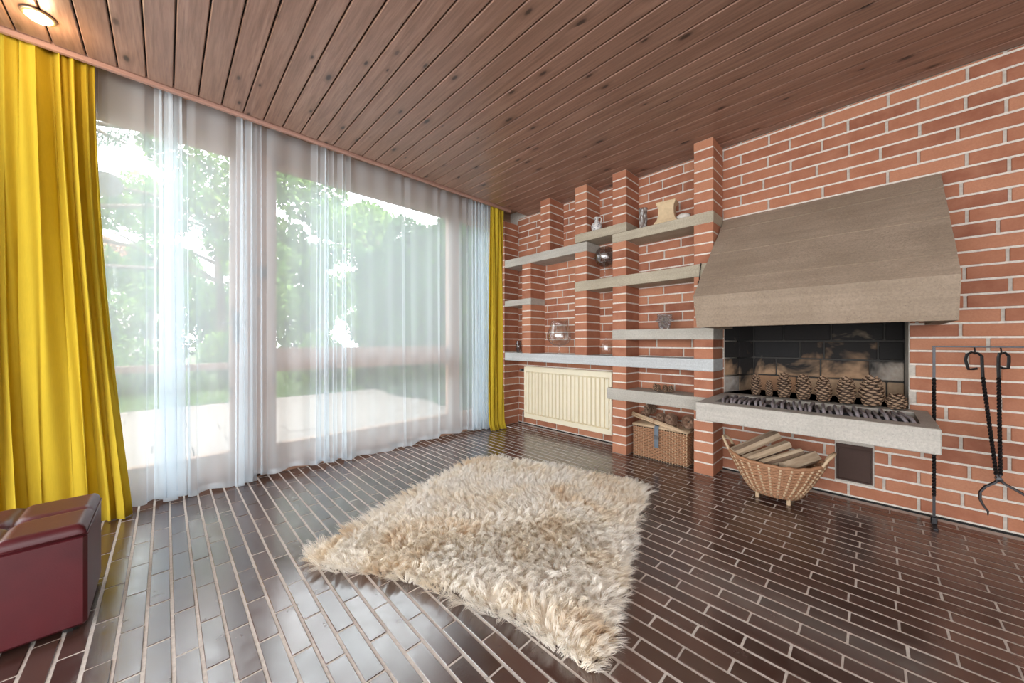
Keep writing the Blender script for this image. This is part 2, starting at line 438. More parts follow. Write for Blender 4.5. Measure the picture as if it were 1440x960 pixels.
# ------------------------------------------------------------------ BRICK WALL (right)
NY0, NY1, NZ0, NZ1 = -.143, .822, .600, 1.15          # fire niche
DY0, DY1, DZ0, DZ1 = .006, .172, .108, .340            # ash door
b = MB()
xm = XW + .007
b.box(xm, XW + .42, -2.6, NY0, -.1, ZC + .1); b.box(xm, XW + .42, NY1, 3.5, -.1, ZC + .1)
b.box(xm, XW + .42, NY0, NY1, -.1, NZ0); b.box(xm, XW + .42, NY0, NY1, NZ1, ZC + .1)
wall = b.build('wall_right', M['mortar_grey']); tag(wall, 'red brick wall with white mortar joints behind the fireplace and shelves', 'wall', kind='structure')
CW = .0777
bricks = []
def clip(y0, y1, z0, z1):
    segs = [(y0, y1)]
    for (a, c_, zl, zh) in ((NY0 - .004, NY1 + .004, NZ0 - .01, NZ1 + .012), (DY0 - .008, DY1 + .008, DZ0 - .012, DZ1 + .02)):
        if z1 > zl + .012 and z0 < zh - .012:
            ns = []
            for (p, q) in segs:
                if q <= a or p >= c_: ns.append((p, q)); continue
                if p < a: ns.append((p, a))
                if q > c_: ns.append((c_, q))
            segs = ns
    return [g for g in segs if g[1] - g[0] > .018]
for k in range(0, 33):
    z0 = .013 + CW * k + .0055; z1 = .013 + CW * (k + 1) - .0055
    if k == 32: z1 = ZC - .001
    if z1 - z0 < .008: continue
    off = (.25 if k % 2 else .118) + random.uniform(-.02, .02)
    if k in (7, 12, 19): off += .07
    y = off - 10 * .297
    while y < 3.12:
        for (p, q) in clip(max(y + .0065, -2.6), min(y + .297 - .0065, 3.10), z0, z1):
            if p > -1.6: bricks.append((p, q, z0, z1))
        y += .297
def barea(q):
    p = project((XW, (q[0] + q[1]) / 2, (q[2] + q[3]) / 2))
    if not p or not (-10 < p[0] < 1460 and -10 < p[1] < 970): return 0
    ym, zm = (q[0] + q[1]) / 2, (q[2] + q[3]) / 2
    if -.2 < ym < .78 and 1.15 < zm < 1.86 - 0.0: return 0
    return (q[1] - q[0]) * (q[3] - q[2]) / p[2] ** 3
bricks.sort(key=lambda q: -barea(q))
bcache = {}
def brick_obj(L, H, D, mat, parent, loc, jit=.0012):
    key = (round(L, 3), round(H, 3), round(D, 3), mat.name)
    if key not in bcache:
        bb = MB(); bb.cbox(0, D, -L / 2, L / 2, -H / 2, H / 2, .0028)
        me = bb.mesh('brick'); me.materials.append(mat); bcache[key] = me
    o = link('brick', bcache[key], parent, loc); return o
for (p, q, z0, z1) in bricks[:300]:
    brick_obj(q - p, z1 - z0, .030, M['brick'], wall, (XW + random.uniform(-.0012, .0012), (p + q) / 2, (z0 + z1) / 2))
b = MB()
for (p, q, z0, z1) in bricks[300:]:
    b.cbox(XW, XW + .03, p, q, z0, z1, .0028)
tag(b.build('brick_rows', M['brick_far'], wall), kind='stuff')
jm = {}
for k in range(0, 33):                                  # white bed joints, nearly flush
    zc_ = .013 + CW * k
    for (p, q) in clip(-1.6, 3.10, zc_ - .0055, zc_ + .0055):
        L = round(q - p, 3)
        if L not in jm:
            bb = MB(); bb.box(0, .02, -L / 2, L / 2, -.0057, .0057); me = bb.mesh('bed_joint'); me.materials.append(M['mortar']); jm[L] = me
        link('bed_joint', jm[L], wall, (XW + .0022, (p + q) / 2, zc_))
b = MB(); b.box(XW - .006, XW + .006, -2.6, 3.08, -.002, .009)
tag(b.build('baseboard_right', M['dark']), 'thin dark strip at the foot of the brick wall', 'baseboard', kind='structure')

# ------------------------------------------------------------------ fire niche lining
fb = wall
_b0 = MB.build
def _shift(self, name, mat, parent=None, smooth=False, fix=False):
    o = _b0(self, name, mat, parent, smooth, fix)
    if parent is wall and name in ('hearth_floor', 'mortar_back', 'firebrick'): o.location = (XW, .34, NZ0)
    return o
MB.build = _shift
XB = 3.50
b = MB()
b.box(XW + .02 - XW, XB + .05 - XW, NY0 - .34, NY1 - .34, -.03, .0)                   # floor of the niche
b.build('hearth_floor', m_plain('ashy_hearth_floor', (.20, .19, .18), .95, 0, .4, 50, .6), fb)
b = MB(); b.box(XB + .012 - XW, XB + .05 - XW, NY0 - .34, NY1 - .34, 0, NZ1 - NZ0 + .5)
for s_, yy, y2 in ((1, NY1, .70), (-1, NY0, -.10)):
    pass
b.build('mortar_back', m_mortar('sooty_mortar', (.06, .055, .05)), fb)
rows = [(0, .125), (.132, .265), (.272, .40), (.407, .53), (.537, .70)]
joints = [[.70, .42, .16, -.06, -.143], [.70, .55, .28, .02, -.143], [.70, .40, .26, -.02, -.143], [.70, .50, .22, -.05, -.143], [.70, .42, .16, -.143]]
for (za, zb), js in zip(rows, joints):
    for a_, c_ in zip(js[:-1], js[1:]):
        bb = MB(); bb.cbox(XB - XW + random.uniform(-.004, .003), XB - XW + .03, c_ + .004 - .34, a_ - .004 - .34, za + .002, zb - .002, .005)
        bb.build('firebrick', M['firebrick'], fb)
    # splayed left cheek, in two bricks
    ang = math.atan2(.822 - .70, XB - XW); Lc = math.hypot(.12, XB - XW)
    for u0, u1 in (((.0, .5), (.5, 1.0)) if (za * 10) % 2 < 1.4 else ((0, .62), (.62, 1.0))):
        Mx = Matrix.Translation((0.004, .822 - .34, 0)) @ Matrix.Rotation(-ang, 4, 'Z')
        bb = MB(); bb.cbox(u0 * Lc + .003, u1 * Lc - .003, 0, .03, za + .002, zb - .002, .004, Mx); bb.build('firebrick', M['firebrick'], fb)
    bb = MB(); bb.cbox(.02, XB - XW - .002, NY0 - .34 - .03, NY0 - .34 - .001, za + .002, zb - .002, .004); bb.build('firebrick', M['firebrick'], fb)

# ------------------------------------------------------------------ PILLARS
CP = .0785
SL = {'S1': (.828, 1.657, 1.888, 1.968), 'S2': (1.518, 2.067, 1.969, 2.050), 'S3': (1.928, 3.078, 1.872, 1.962), 'S4': (.828, 2.067, 1.492, 1.585),
      'S5': (2.656, 3.078, 1.413, 1.482), 'S6': (.828, 1.657, 1.016, 1.103), 'S7': (.828, 3.078, .778, .868), 'S8': (.832, 1.711, .477, .577)}
def pillar(label, y0, y1, za, zb):
    p = empty('brick_pillar', (XW - .12, (y0 + y1) / 2, za)); tag(p, label, 'pillar', 'brick pillars along the fireplace wall')
    blocks = sorted([(s[2], s[3]) for s in SL.values() if s[0] < y1 - .02 and s[1] > y0 + .02 and s[2] < zb - .01 and s[3] > za + .01])
    segs = []; z = za
    for (a, c_) in blocks:
        if a > z + .01: segs.append((z, a))
        z = max(z, c_)
    if zb > z + .01: segs.append((z, zb))
    W_ = y1 - y0; D = XW - XP
    for (a, c_) in segs:
        bb = MB(); bb.box(-D + .12 + .0025, .118, -W_ / 2 + .0025, W_ / 2 - .0025, a - za + .0005, c_ - za - .0005); bb.build('mortar_core', M['mortar'], p)
        js = [a] + [z for z in (.088 + CP * k for k in range(-1, 32)) if a + .022 < z < c_ - .022] + [c_]
        for q0, q1 in zip(js[:-1], js[1:]):
            e0 = .0015 if q0 == a else .0055; e1 = .0015 if q1 == c_ else .0055
            H = q1 - q0 - e0 - e1
            key = ('p', round(W_, 3), round(H, 3))
            if key not in bcache:
                b2 = MB(); b2.cbox(-D + .12, .119, -W_ / 2, W_ / 2, -H / 2, H / 2, .0028); me = b2.mesh('brick'); me.materials.append(M['brick']); bcache[key] = me
            link('brick', bcache[key], p, (random.uniform(-.001, .0005), random.uniform(-.001, .001), q0 + e0 + H / 2 - za))
    return p
pillar('full-height brick pillar standing against the side of the concrete hood', .83, .965, 0, ZC - .001)
pillar('full-height brick pillar between the radiator and the wicker hamper', 1.52, 1.655, 0, ZC - .001)
pillar('brick pillar above the middle of the radiator, running up to the ceiling', 1.93, 2.065, .868, ZC - .001)
pillar('short brick pillar on top of the upper left concrete shelf', 2.385, 2.515, 1.962, ZC - .001)
pillar('brick pillar beside the big brandy glass, carrying the small corner shelf', 2.658, 2.793, .868, 1.872)
pillar('brick pillar in the room corner next to the yellow curtain', 3.082, 3.215, 0, 2.44)

def slab(key, mat, label, x0=XP - .002, y1=None):
    y0, yy, z0, z1 = SL[key]
    bb = MB(); bb.cbox(x0, XW - .001, y0, yy if y1 is None else y1, z0, z1, .004)
    return tag(bb.build('concrete_shelf', mat), label, 'shelf')
slab('S1', M['concrete_tan'], 'tan concrete shelf carrying the stone vase, left of the hood top')
slab('S2', M['concrete_tan'], 'short tan concrete shelf carrying the small jug')
slab('S3', M['concrete_mid'], 'upper concrete shelf reaching from the corner pillar, below the short pillar')
slab('S4', M['concrete_tan'], 'long tan concrete shelf carrying the glass globe on a stem')
slab('S5', M['concrete_mid'], 'smallest concrete shelf, next to the yellow curtain by the corner')
slab('S6', M['concrete_mid'], 'concrete shelf carrying the small crystal ice bucket')
slab('S7', M['concrete_grey'], 'longest pale grey concrete shelf above the radiator, carrying the brandy glass')
slab('S8', M['concrete_mid'], 'lowest concrete shelf, above the wicker hamper')

# ------------------------------------------------------------------ HOOD
prof = [(2.520, 1.095), (2.452, 1.292)]
n = 6
x0, z0, x1, z1 = 2.452, 1.292, 3.128, 1.945
dx, dz = (x1 - x0) / n, (z1 - z0) / n; ln = math.hypot(dx, dz); nx, nz = -dz / ln, dx / ln
for k in range(n):
    o_ = .005 if k % 2 else 0.0
    prof.append((x0 + dx * k + nx * o_, z0 + dz * k + nz * o_)); prof.append((x0 + dx * (k + 1) + nx * o_, z0 + dz * (k + 1) + nz * o_))
inner = [(3.128, 1.86), (2.53, 1.29), (2.575, 1.095)]
poly = prof + inner
b = MB()
HY0, HY1 = -.264, .822
b.prism_y(poly, HY0, HY1)
side = [(2.575, 1.0955), (2.53, 1.29), (3.127, 1.86), (3.127, 1.0955)]
b.prism_y(side, HY0 + .0005, HY0 + .06); b.prism_y(side, HY1 - .06, HY1 - .0005)
hood = b.build('fireplace_hood', M['concrete_hood'], fix=True); tag(hood, 'large sloping board-marked concrete hood over the open fireplace', 'hood')
hp = MB(); hp.tube([(2.868, .906, 1.585), (2.862, .908, 1.56), (2.858, .912, 1.50), (2.858, .914, 1.45)], .004, 6); hp.lathe([(0, -.014), (.012, -.012), (.014, 0), (.012, .012), (0, .014)], 10, (2.858, .914, 1.44))
tag(hp.build('damper_handle', M['iron'], smooth=True), 'small iron rod with a knob hanging beside the hood', 'handle')

# ------------------------------------------------------------------ HEARTH TRAY
TY0, TY1, TX0 = -.214, .822, 2.50
b = MB()
b.cbox(TX0, 2.615, TY0, TY1, .485, .602, .004)                       # front rim
b.box(2.615, 3.02, TY0, -.158, .485, .6015); b.box(2.615, 3.02, .745, TY1, .485, .6015)
b.box(2.615, 3.02, -.158, .745, .485, .545)                           # basin floor
b.box(3.02, XW - .002, TY0, TY1, .485, .6015)
tray = b.build('hearth_tray', M['concrete_tray']); tag(tray, 'cantilevered pale concrete hearth slab with a sunken trough', 'hearth')
gr = empty('fire_grate', (2.80, .30, .546)); tag(gr, 'cast iron grate of ribbed bars lying in the hearth trough', 'grate')
for xr in (2.66, 2.80, 2.94):
    bb = MB(); bb.cbox(xr - 2.80 - .008, xr - 2.80 + .008, -.44, .44, .006, .024, .002); bb.build('rail', M['iron'], gr)
b = MB()
b.tube([(-.165, 0, .016), (-.150, .004, .050), (-.10, .012, .066), (-.02, .02, .060), (.06, .026, .064), (.13, .03, .058), (.165, .034, .016)], [.006, .008, .0085, .007, .0085, .008, .006], 6)
bar_me = b.mesh('bar', True); bar_me.materials.append(m_plain('weathered_grate_iron', (.36, .32, .34), .6, .2, .4, 120, .6))
for k in range(32):
    o = link('bar', bar_me, gr, (0, -.435 + k * .0272, .004)); o.rotation_euler = (0, 0, random.uniform(-.08, .08)); o.scale = (1, 1, random.uniform(.8, 1.05))

# ------------------------------------------------------------------ PINE CONES
def cone_mesh(name, h, r, seed, nsc=110, squat=1.0):
    rg = random.Random(seed); b = MB()
    b.lathe([(0, 0), (r * .45, h * .04), (r * .66, h * .25), (r * .62, h * .5), (r * .42, h * .78), (r * .12, h * .95), (0, h * .97)], 10)
    for i in range(nsc):
        u = (i + .5) / nsc; z = h * (.04 + .92 * u)
        env = math.sin(PI * min(1, (u * .86 + .12))) ** .7
        ph = i * 2.399963
        ro = r * (.35 + .65 * env) * rg.uniform(.93, 1.05); ri = r * .35 * env
        s_ = r * .34 * (.55 + .45 * env); th = r * .10
        up = h * .045 + (u - .35) * h * .10
        c_, sn = math.cos(ph), math.sin(ph)
        def P_(rad, t_, zz): return (rad * c_ - t_ * sn, rad * sn + t_ * c_, zz)
        vs = [P_(ri, -s_ * .4, z), P_(ri, s_ * .4, z), P_(ro * .85, s_, z + up * .7), P_(ro, 0, z + up + th), P_(ro * .85, -s_, z + up * .7), P_(ro * .9, 0, z + up - th * 1.4)]
        b.add(vs, [(0, 1, 2, 3), (0, 3, 4), (1, 0, 5), (1, 5, 2), (2, 5, 3), (3, 5, 4), (4, 5, 0)])
    me = b.mesh(name); me.materials.append(M['cone_core']); me.materials.append(M['cone']); me.materials.append(M['cone_tip'])
    nl = 60
    mi = []
    for pi_ in range(len(me.polygons)): mi.append(0 if pi_ < nl else (2 if (pi_ - nl) % 7 in (4, 5) else 1))
    me.polygons.foreach_set('material_index', mi); return me
def m_cone():
    t = NT('pine_cone_scales'); v = t.coord(); r = t.rnd(); i_ = t.island()
    c = t.ramp(i_, [(0, (.10, .055, .035)), (.5, (.17, .10, .065)), (1, (.29, .19, .13))])
    c = t.mix(t.maprange(r, 0, 1, 0, .4), c, (.20, .095, .05))
    return t.finish(t.bsdf(c, .7))
M['cone'] = m_cone(); M['cone_core'] = m_plain('cone_core', (.06, .035, .022), .9); M['cone_tip'] = m_plain('pale_cone_tips', (.36, .235, .15), .7)
cones = []
cone_specs = [(3.108, .608, .150, .036), (3.10, .527, .115, .026), (3.10, .440, .172, .046), (3.088, .335, .166, .047), (3.08, .232, .160, .046), (3.085, .123, .165, .052), (3.075, .010, .180, .060), (3.075, -.092, .085, .050)]
cone_lab = ['small upright pine cone at the sooty left cheek of the fireplace', 'tiniest pine cone of the row, between two larger ones', 'tall slim pine cone standing beside the tiniest cone', 'upright pine cone, second after the tiniest one in the hearth row', 'upright pine cone in the hearth row, third after the tiniest one', 'broad upright pine cone in the hearth row, right next to the biggest one', 'biggest pine cone of the hearth row', 'squat pine cone lying at the end of the hearth row']
for i, (x, y, h, r) in enumerate(cone_specs):
    me = cone_mesh('pine_cone', h, r, i, 50 if h < .1 else 78)
    o = link('pine_cone', me, None, (x, y, .602)); tag(o, cone_lab[i], 'pine cone', 'pine cones lined up in the fireplace')

# ------------------------------------------------------------------ ASH DOOR
ad = empty('ash_door', (XW, (DY0 + DY1) / 2, DZ0)); tag(ad, 'dark brown iron ash door in the brick wall under the hearth', 'hatch')
hh = DZ1 - DZ0; ww = DY1 - DY0
b = MB(); b.box(-.004, .02, -ww / 2, ww / 2, 0, .010); b.box(-.004, .02, -ww / 2, ww / 2, hh - .034, hh - .024)
b.box(-.004, .02, -ww / 2, -ww / 2 + .008, .010, hh - .034); b.box(-.004, .02, ww / 2 - .008, ww / 2, .010, hh - .034); b.build('door_frame', M['soot_metal'], ad)
b = MB(); b.cbox(0, .012, -ww / 2 + .0085, ww / 2 - .0085, .0105, hh - .0345, .002); b.build('door_leaf', M['soot_metal'], ad)
b = MB(); b.cbox(-.006, .02, -ww / 2, ww / 2, hh - .0235, hh, .002); b.build('lintel_plate', M['soot_metal'], ad)

# ------------------------------------------------------------------ TOOL RACK AND TONGS
rk = empty('fire_tool_rack', (2.985, -.228, 0)); tag(rk, 'wrought iron rack with twisted posts standing by the hearth slab', 'tool rack')
def twisted(b, p0, p1, r, turns, n=60):
    p0, p1 = Vector(p0), Vector(p1)
    b.tube([p0.lerp(p1, i / n) for i in range(n + 1)], r, 4, twist=turns * 2 * PI / n)
for yy in (0, -.56):
    b = MB(); b.tube([(0, yy, .80), (0, yy, .968)], .0075, 4); b.tube([(0, yy, 0.012), (0, yy, .16)], .0075, 4); twisted(b, (0, yy, .16), (0, yy, .80), .0085, 9)
    b.build('post', M['iron'], rk)
    b = MB(); b.cbox(-.075, .045, yy - .010, yy + .010, 0, .012, .002); b.cbox(-.012, .012, yy - .012, yy + .012, .012, .05, .003); b.build('foot', M['iron'], rk)
b = MB(); b.cbox(-.006, .006, -.575, .008, .9685, .976, .001); b.build('top_bar', M['iron'], rk)
for yy in (-.135, -.215):
    b = MB(); b.tube([(0, yy, .967), (-.012, yy, .955), (-.016, yy, .943), (-.008, yy, .936), (0, yy, .940)], .0032, 6); b.build('hook', M['iron'], rk)
tg = empty('fire_tongs', (2.978, -.437, .30)); tag(tg, 'wrought iron fire tongs with twisted arms hanging from the rack', 'tongs')
def arm(pts, tw0, tw1, r=.0075):
    b = MB(); T = []
    P_ = [Vector((0, y + .437, z - .30)) for (y, z) in pts]
    b.tube(P_, r, 4)
    return b
X1 = .004
# left arm: hanging loop, shaft, jaw
b = MB()
def yz(l, xo=0): return [(xo, y + .437, z - .30) for (y, z) in l]
b.tube(yz([(-.372, .862), (-.358, .858), (-.343, .856), (-.338, .878), (-.333, .905), (-.338, .932), (-.352, .944), (-.372, .940), (-.385, .925), (-.386, .88), (-.388, .82)]), .0065, 6)
b.build('handle_loop', M['iron'], tg)
b = MB(); twisted(b, (0, -.388 + .437, .52), (0, -.429 + .437, .03), .008, 7); b.build('shaft', M['iron'], tg)
b = MB(); b.tube(yz([(-.4295, .335), (-.436, .312), (-.425, .292), (-.395, .262), (-.380, .232), (-.379, .195), (-.390, .165), (-.404, .140), (-.404, .120)]), [.008, .009, .009, .009, .0085, .008, .007, .006, .003], 6, flat=.7); b.build('jaw', M['iron'], tg)
b = MB(); b.tube(yz([(-.441, .872), (-.452, .866), (-.466, .868), (-.468, .90), (-.468, .928), (-.456, .944), (-.440, .940), (-.437, .915), (-.437, .86), (-.438, .82)], .012), .0065, 6); b.build('handle_loop', M['iron'], tg)
b = MB(); twisted(b, (.012, -.438 + .437, .52), (.012, -.443 + .437, .03), .008, 7); b.build('shaft', M['iron'], tg)
b = MB(); b.tube(yz([(-.443, .335), (-.440, .312), (-.455, .290), (-.50, .262), (-.535, .235), (-.545, .195), (-.532, .165), (-.515, .140), (-.512, .120)], .012), [.008, .009, .009, .009, .0085, .008, .007, .006, .003], 6, flat=.7); b.build('jaw', M['iron'], tg)
b = MB(); b.lathe([(0, -.012), (.012, -.010), (.012, .026), (0, .028)], 10); o = b.build('pivot', M['iron'], tg); o.rotation_euler = (0, PI / 2, 0); o.location = (-.004, 0, .012)

# ------------------------------------------------------------------ RADIATOR
rd = empty('radiator', (3.05, 2.334, .10)); tag(rd, 'cream ribbed panel radiator under the long concrete shelf', 'radiator')
W_, H_ = 1.155, .60
b = MB(); b.cbox(.020, .055, -W_ / 2, W_ / 2, 0, H_, .006); b.build('panel', M['radiator'], rd)
b = MB(); b.box(.0, .020, -W_ / 2, W_ / 2, 0, .05); b.box(.0, .020, -W_ / 2, W_ / 2, H_ - .05, H_); b.box(0, .020, -W_ / 2, -W_ / 2 + .022, .05, H_ - .05); b.box(0, .020, W_ / 2 - .022, W_ / 2, .05, H_ - .05); b.build('rim', M['radiator'], rd)
rib = MB(); rib.prism_y([(0, 0), (-.0, 0)], 0, 1) if False else None
nr = 22; pw = (W_ - .05) / nr
bb = MB()
bb.add([(.020, -pw * .42, .050), (.020, pw * .42, .050), (.020, pw * .42, H_ - .050), (.020, -pw * .42, H_ - .050), (.001, -pw * .33, .065), (.001, pw * .33, .065), (.001, pw * .33, H_ - .065), (.001, -pw * .33, H_ - .065)],
       [(4, 7, 6, 5), (0, 4, 5, 1), (1, 5, 6, 2), (2, 6, 7, 3), (3, 7, 4, 0)])
rme = bb.mesh('rib'); rme.materials.append(M['radiator'])
for k in range(nr): link('rib', rme, rd, (0, -W_ / 2 + .025 + pw * (k + .5), 0))
b = MB(); b.box(.02, .05, -W_ / 2 + .01, W_ / 2 - .01, H_, H_ + .006); b.build('top_grille', M['radiator'], rd)
for yy in (-.45, .45):
    b = MB(); b.box(.056, .078, yy - .02, yy + .02, .1, .5); b.build('bracket', M['steel_dark'], rd)
b = MB(); b.lathe([(0, 0), (.017, .002), (.017, .045), (.012, .05), (0, .05)], 12); o = b.build('valve', M['steel_dark'], rd); o.rotation_euler = (0, -PI / 2, 0); o.location = (.03, W_ / 2 + .045, H_ - .04)
b = MB(); b.tube([(.035, W_ / 2 - .002, H_ - .04), (.035, W_ / 2 + .05, H_ - .04), (.06, W_ / 2 + .06, H_ - .04)], .009, 8); b.build('pipe', M['chrome'], rd); b = MB(); b.tube([(.035, W_ / 2 - .002, .05), (.035, W_ / 2 + .05, .05), (.035, W_ / 2 + .055, -.08)], .009, 8); b.build('pipe', M['chrome'], rd)

# ------------------------------------------------------------------ WICKER
M['wicker'] = m_plain('wicker', (.37, .185, .095), .65, 0, .3, 80, .5)
M['wicker_pale'] = m_plain('pale_cane', (.58, .42, .27), .6, 0, .3, 60, .4)
def weave_rect(b, hx, hy, z0, z1, rows, nst, r, taper=0.0):
    """weavers winding round the four sides of a box, waving in and out of the stakes"""
    per = 4 * (hx + hy)
    def pt(s_, k):
        s_ = s_ % per
        if s_ < 2 * hy: p, nrm = (-hx, -hy + s_), (-1, 0)
        elif s_ < 2 * hy + 2 * hx: p, nrm = (-hx + (s_ - 2 * hy), hy), (0, 1)
        elif s_ < 4 * hy + 2 * hx: p, nrm = (hx, hy - (s_ - 2 * hy - 2 * hx)), (1, 0)
        else: p, nrm = (hx - (s_ - 4 * hy - 2 * hx), -hy), (0, -1)
        return p, nrm
    N = nst * 4
    for k in range(rows):
        z = z0 + (z1 - z0) * (k + .5) / rows; path = []
        for i in range(N):
            s_ = per * i / N; p, nr_ = pt(s_, k)
            w = .0065 * math.cos(PI * (i / 2.0) + PI * k)
            path.append((p[0] + nr_[0] * w, p[1] + nr_[1] * w, z + random.uniform(-.0012, .0012)))
        b.tube(path, r, 5, closed=True)
hm = empty('wicker_hamper', (3.022, 1.255, 0), 0.0); tag(hm, 'brown lidded wicker hamper between two pillars under the lowest shelf', 'hamper')
b = MB(); hx_, hy_ = .080, .220; weave_rect(b, hx_, hy_, .012, .262, 18, 26, .0070); tag(b.build('woven_side', M['wicker'], hm, True), kind='stuff')
b = MB()
for k in range(21):
    y_ = -hy_ + 2 * hy_ * k / 20
    for x_ in (-hx_, hx_): b.tube([(x_, y_, .004), (x_, y_, .268)], .004, 5)
for k in range(1, 8):
    x_ = -hx_ + 2 * hx_ * k / 8
    for y_ in (-hy_, hy_): b.tube([(x_, y_, .004), (x_, y_, .268)], .004, 5)
tag(b.build('stakes', M['wicker_pale'], hm), kind='stuff')
b = MB(); b.box(-hx_ + .006, hx_ - .006, -hy_ + .006, hy_ - .006, .004, .258); b.build('lining', m_plain('hamper_shade_lining', (.10, .06, .035), .9), hm)  # dark brown inner box, coloured to stand in for shade behind the weave
lid = MB(); lid.tube([(-hx_ - .004, -hy_ - .004, .280), (hx_ + .004, -hy_ - .004, .280), (hx_ + .004, hy_ + .004, .280), (-hx_ - .004, hy_ + .004, .280)], .011, 8, closed=True)
for k in range(9):
    x_ = -hx_ + .008 + (2 * hx_ - .016) * k / 8; lid.tube([(x_, -hy_, .282), (x_, 0, .288), (x_, hy_, .282)], .009, 6)
lo = lid.build('lid', M['wicker_pale'], hm, True)
b = MB()
st = [(-.02, .298), (-.060, .297), (-.090, .294), (-.101, .280), (-.1, .25), (-.099, .20), (-.101, .15), (-.099, .115)]
for (a0, z0_), (a1, z1_) in zip(st[:-1], st[1:]):
    b.add([(a0, -.005, z0_), (a0, .030, z0_), (a1, .030, z1_), (a1, -.005, z1_)], [(0, 1, 2, 3)])
so = b.build('strap', m_plain('grey_blue_leather_strap', (.13, .16, .20), .5), hm); md = so.modifiers.new('thick', 'SOLIDIFY'); md.thickness = .004
b = MB(); b.cbox(-.106, -.1005, -.009, .034, .185, .215, .002); b.build('buckle', M['steel_dark'], hm)
# cane sticks bundle lying slantwise across the lid
bd = empty('cane_bundle', (2.925, 1.26, .30)); tag(bd, 'bundle of pale pointed cane sticks lying across the hamper lid', 'sticks')
for k, (dy, dz_, dx_) in enumerate([(0, 0, 0), (.0, .013, .003), (.0, .006, .016), (0, .018, .016), (0, -.002, .028)]):
    b = MB()
    b.tube([(dx_ + .02, .235, .052 + dz_ * 1.3), (dx_, .05, .022 + dz_), (dx_ - .015, -.12, -.004 + dz_ * .8), (dx_ - .02, -.245, -.022 + dz_ * .25)], [.0065, .0075, .008, .004], 7)
    b.build('stick', M['wicker_pale'], bd, True)
for t_ in (.20, .03):
    b = MB(); b.tube([(.012 + .03 * math.cos(a), t_, (.056 if t_ > .1 else .028) + .02 * math.sin(a)) for a in [2 * PI * k / 12 for k in range(12)]], .002, 5, closed=True); b.build('binding', M['wicker'], bd)
# cones lying on the hamper
hl = ['pine cone lying deepest on the hamper beside the left pillar', 'dark upper pine cone on the hamper behind the sticks', 'pine cone wedged under the upper one on the hamper', 'round open pine cone showing its base on the hamper', 'open pine cone on the hamper beside the hood-side pillar', 'small pine cone squeezed at the hamper edge by the sticks']
for i, (x, y, z, rx, ry, h, r) in enumerate([(3.07, 1.43, .342, 1.35, .3, .09, .042), (3.075, 1.352, .398, 1.3, -.4, .09, .048), (3.06, 1.275, .346, 1.45, .2, .085, .046), (3.03, 1.165, .354, 1.5, -.1, .08, .054), (3.03, 1.045, .356, 1.5, .25, .085, .056), (2.962, 1.105, .322, 1.3, .9, .05, .022)]):
    me = cone_mesh('pine_cone', h, r, 20 + i, 60)
    o = link('pine_cone', me, None, (x, y, z)); o.rotation_euler = (ry, -rx, 0); tag(o, hl[i], 'pine cone', 'pine cones on the wicker hamper')

# firewood basket : boat-shaped splayed basket
bk = empty('firewood_basket', (2.775, .445, 0), 0.0); tag(bk, 'splayed wicker basket full of split firewood under the hearth', 'basket')
def bprof(u):               # u 0 bottom .. 1 rim : half-lengths along Y and X, height
    return (.115 + .135 * u ** .8, .075 + .085 * u ** .8, .035 + .205 * u)
NS = 28
for lay in range(1):
    b = MB()
    for k in range(20):
        u = (k + .3) / 20; path = []
        for i in range(NS * 2):
            a = 2 * PI * i / (NS * 2); hy, hx, z = bprof(u); w = .0065 * math.cos(PI * i + PI * k)
            lift = .035 * u * math.sin(a) ** 4
            path.append(((hx + w) * math.cos(a), (hy + w) * math.sin(a), z + lift + random.uniform(-.001, .001)))
        b.tube(path, .0064, 5, closed=True)
    tag(b.build('woven_side', M['wicker'], bk, True), kind='stuff')
b = MB()
for i in range(NS):
    a = 2 * PI * i / NS; path = []
    for k in range(7):
        hy, hx, z = bprof(k / 6); path.append(((hx + .003) * math.cos(a), (hy + .003) * math.sin(a), z + .035 * k / 6 * math.sin(a) ** 4))
    b.tube(path, .0068, 6)
tag(b.build('ribs', M['wicker_pale'], bk, True), kind='stuff')
b = MB(); path = []
for i in range(64):
    a = 2 * PI * i / 64; hy, hx, z = bprof(1.0); path.append((hx * math.cos(a), hy * math.sin(a), z + .006 + .035 * math.sin(a) ** 4 + .003 * math.sin(a * 20)))
b.tube(path, .011, 8, closed=True); b.build('rim', M['wicker'], bk, True)
b = MB(); b.lathe([(0, 0), (1, 0), (1, .006), (0, .006)], 28, (0, 0, .032), .078, .118); b.build('bottom', M['wicker'], bk)
for sg in (1, -1):
    b = MB(); b.tube([(-.06, sg * .225, .25), (-.055, sg * .262, .32), (-.02, sg * .285, .345), (.02, sg * .285, .345), (.055, sg * .262, .32), (.06, sg * .225, .25)], .0085, 7); b.build('handle', M['wicker_pale'], bk, True)
for sx_, sy_ in ((-.05, -.08), (-.05, .08), (.05, -.08), (.05, .08)):
    b = MB(); b.lathe([(0, 0), (.011, 0), (.011, .036), (0, .036)], 8, (sx_, sy_, 0)); b.build('foot', M['wicker_pale'], bk)
def m_log():
    t = NT('split_firewood'); v = t.coord((8, 8, 1.0), offset_random=True); n = t.noise(v, 6, 5, .65); g = t.n('ShaderNodeNewGeometry')
    c = t.ramp(n, [(.25, (.26, .18, .115)), (.5, (.50, .38, .26)), (.75, (.66, .54, .40))])
    r = t.rnd(); c = t.mix(t.maprange(r, 0, 1, 0, .5), c, (.25, .17, .11))
    return t.finish(t.bsdf(c, .85, t.bump(n, .6, .006)))
M['log'] = m_log(); M['bark'] = m_plain('firewood_bark', (.20, .135, .09), .95, 0, .8, 40, .6)
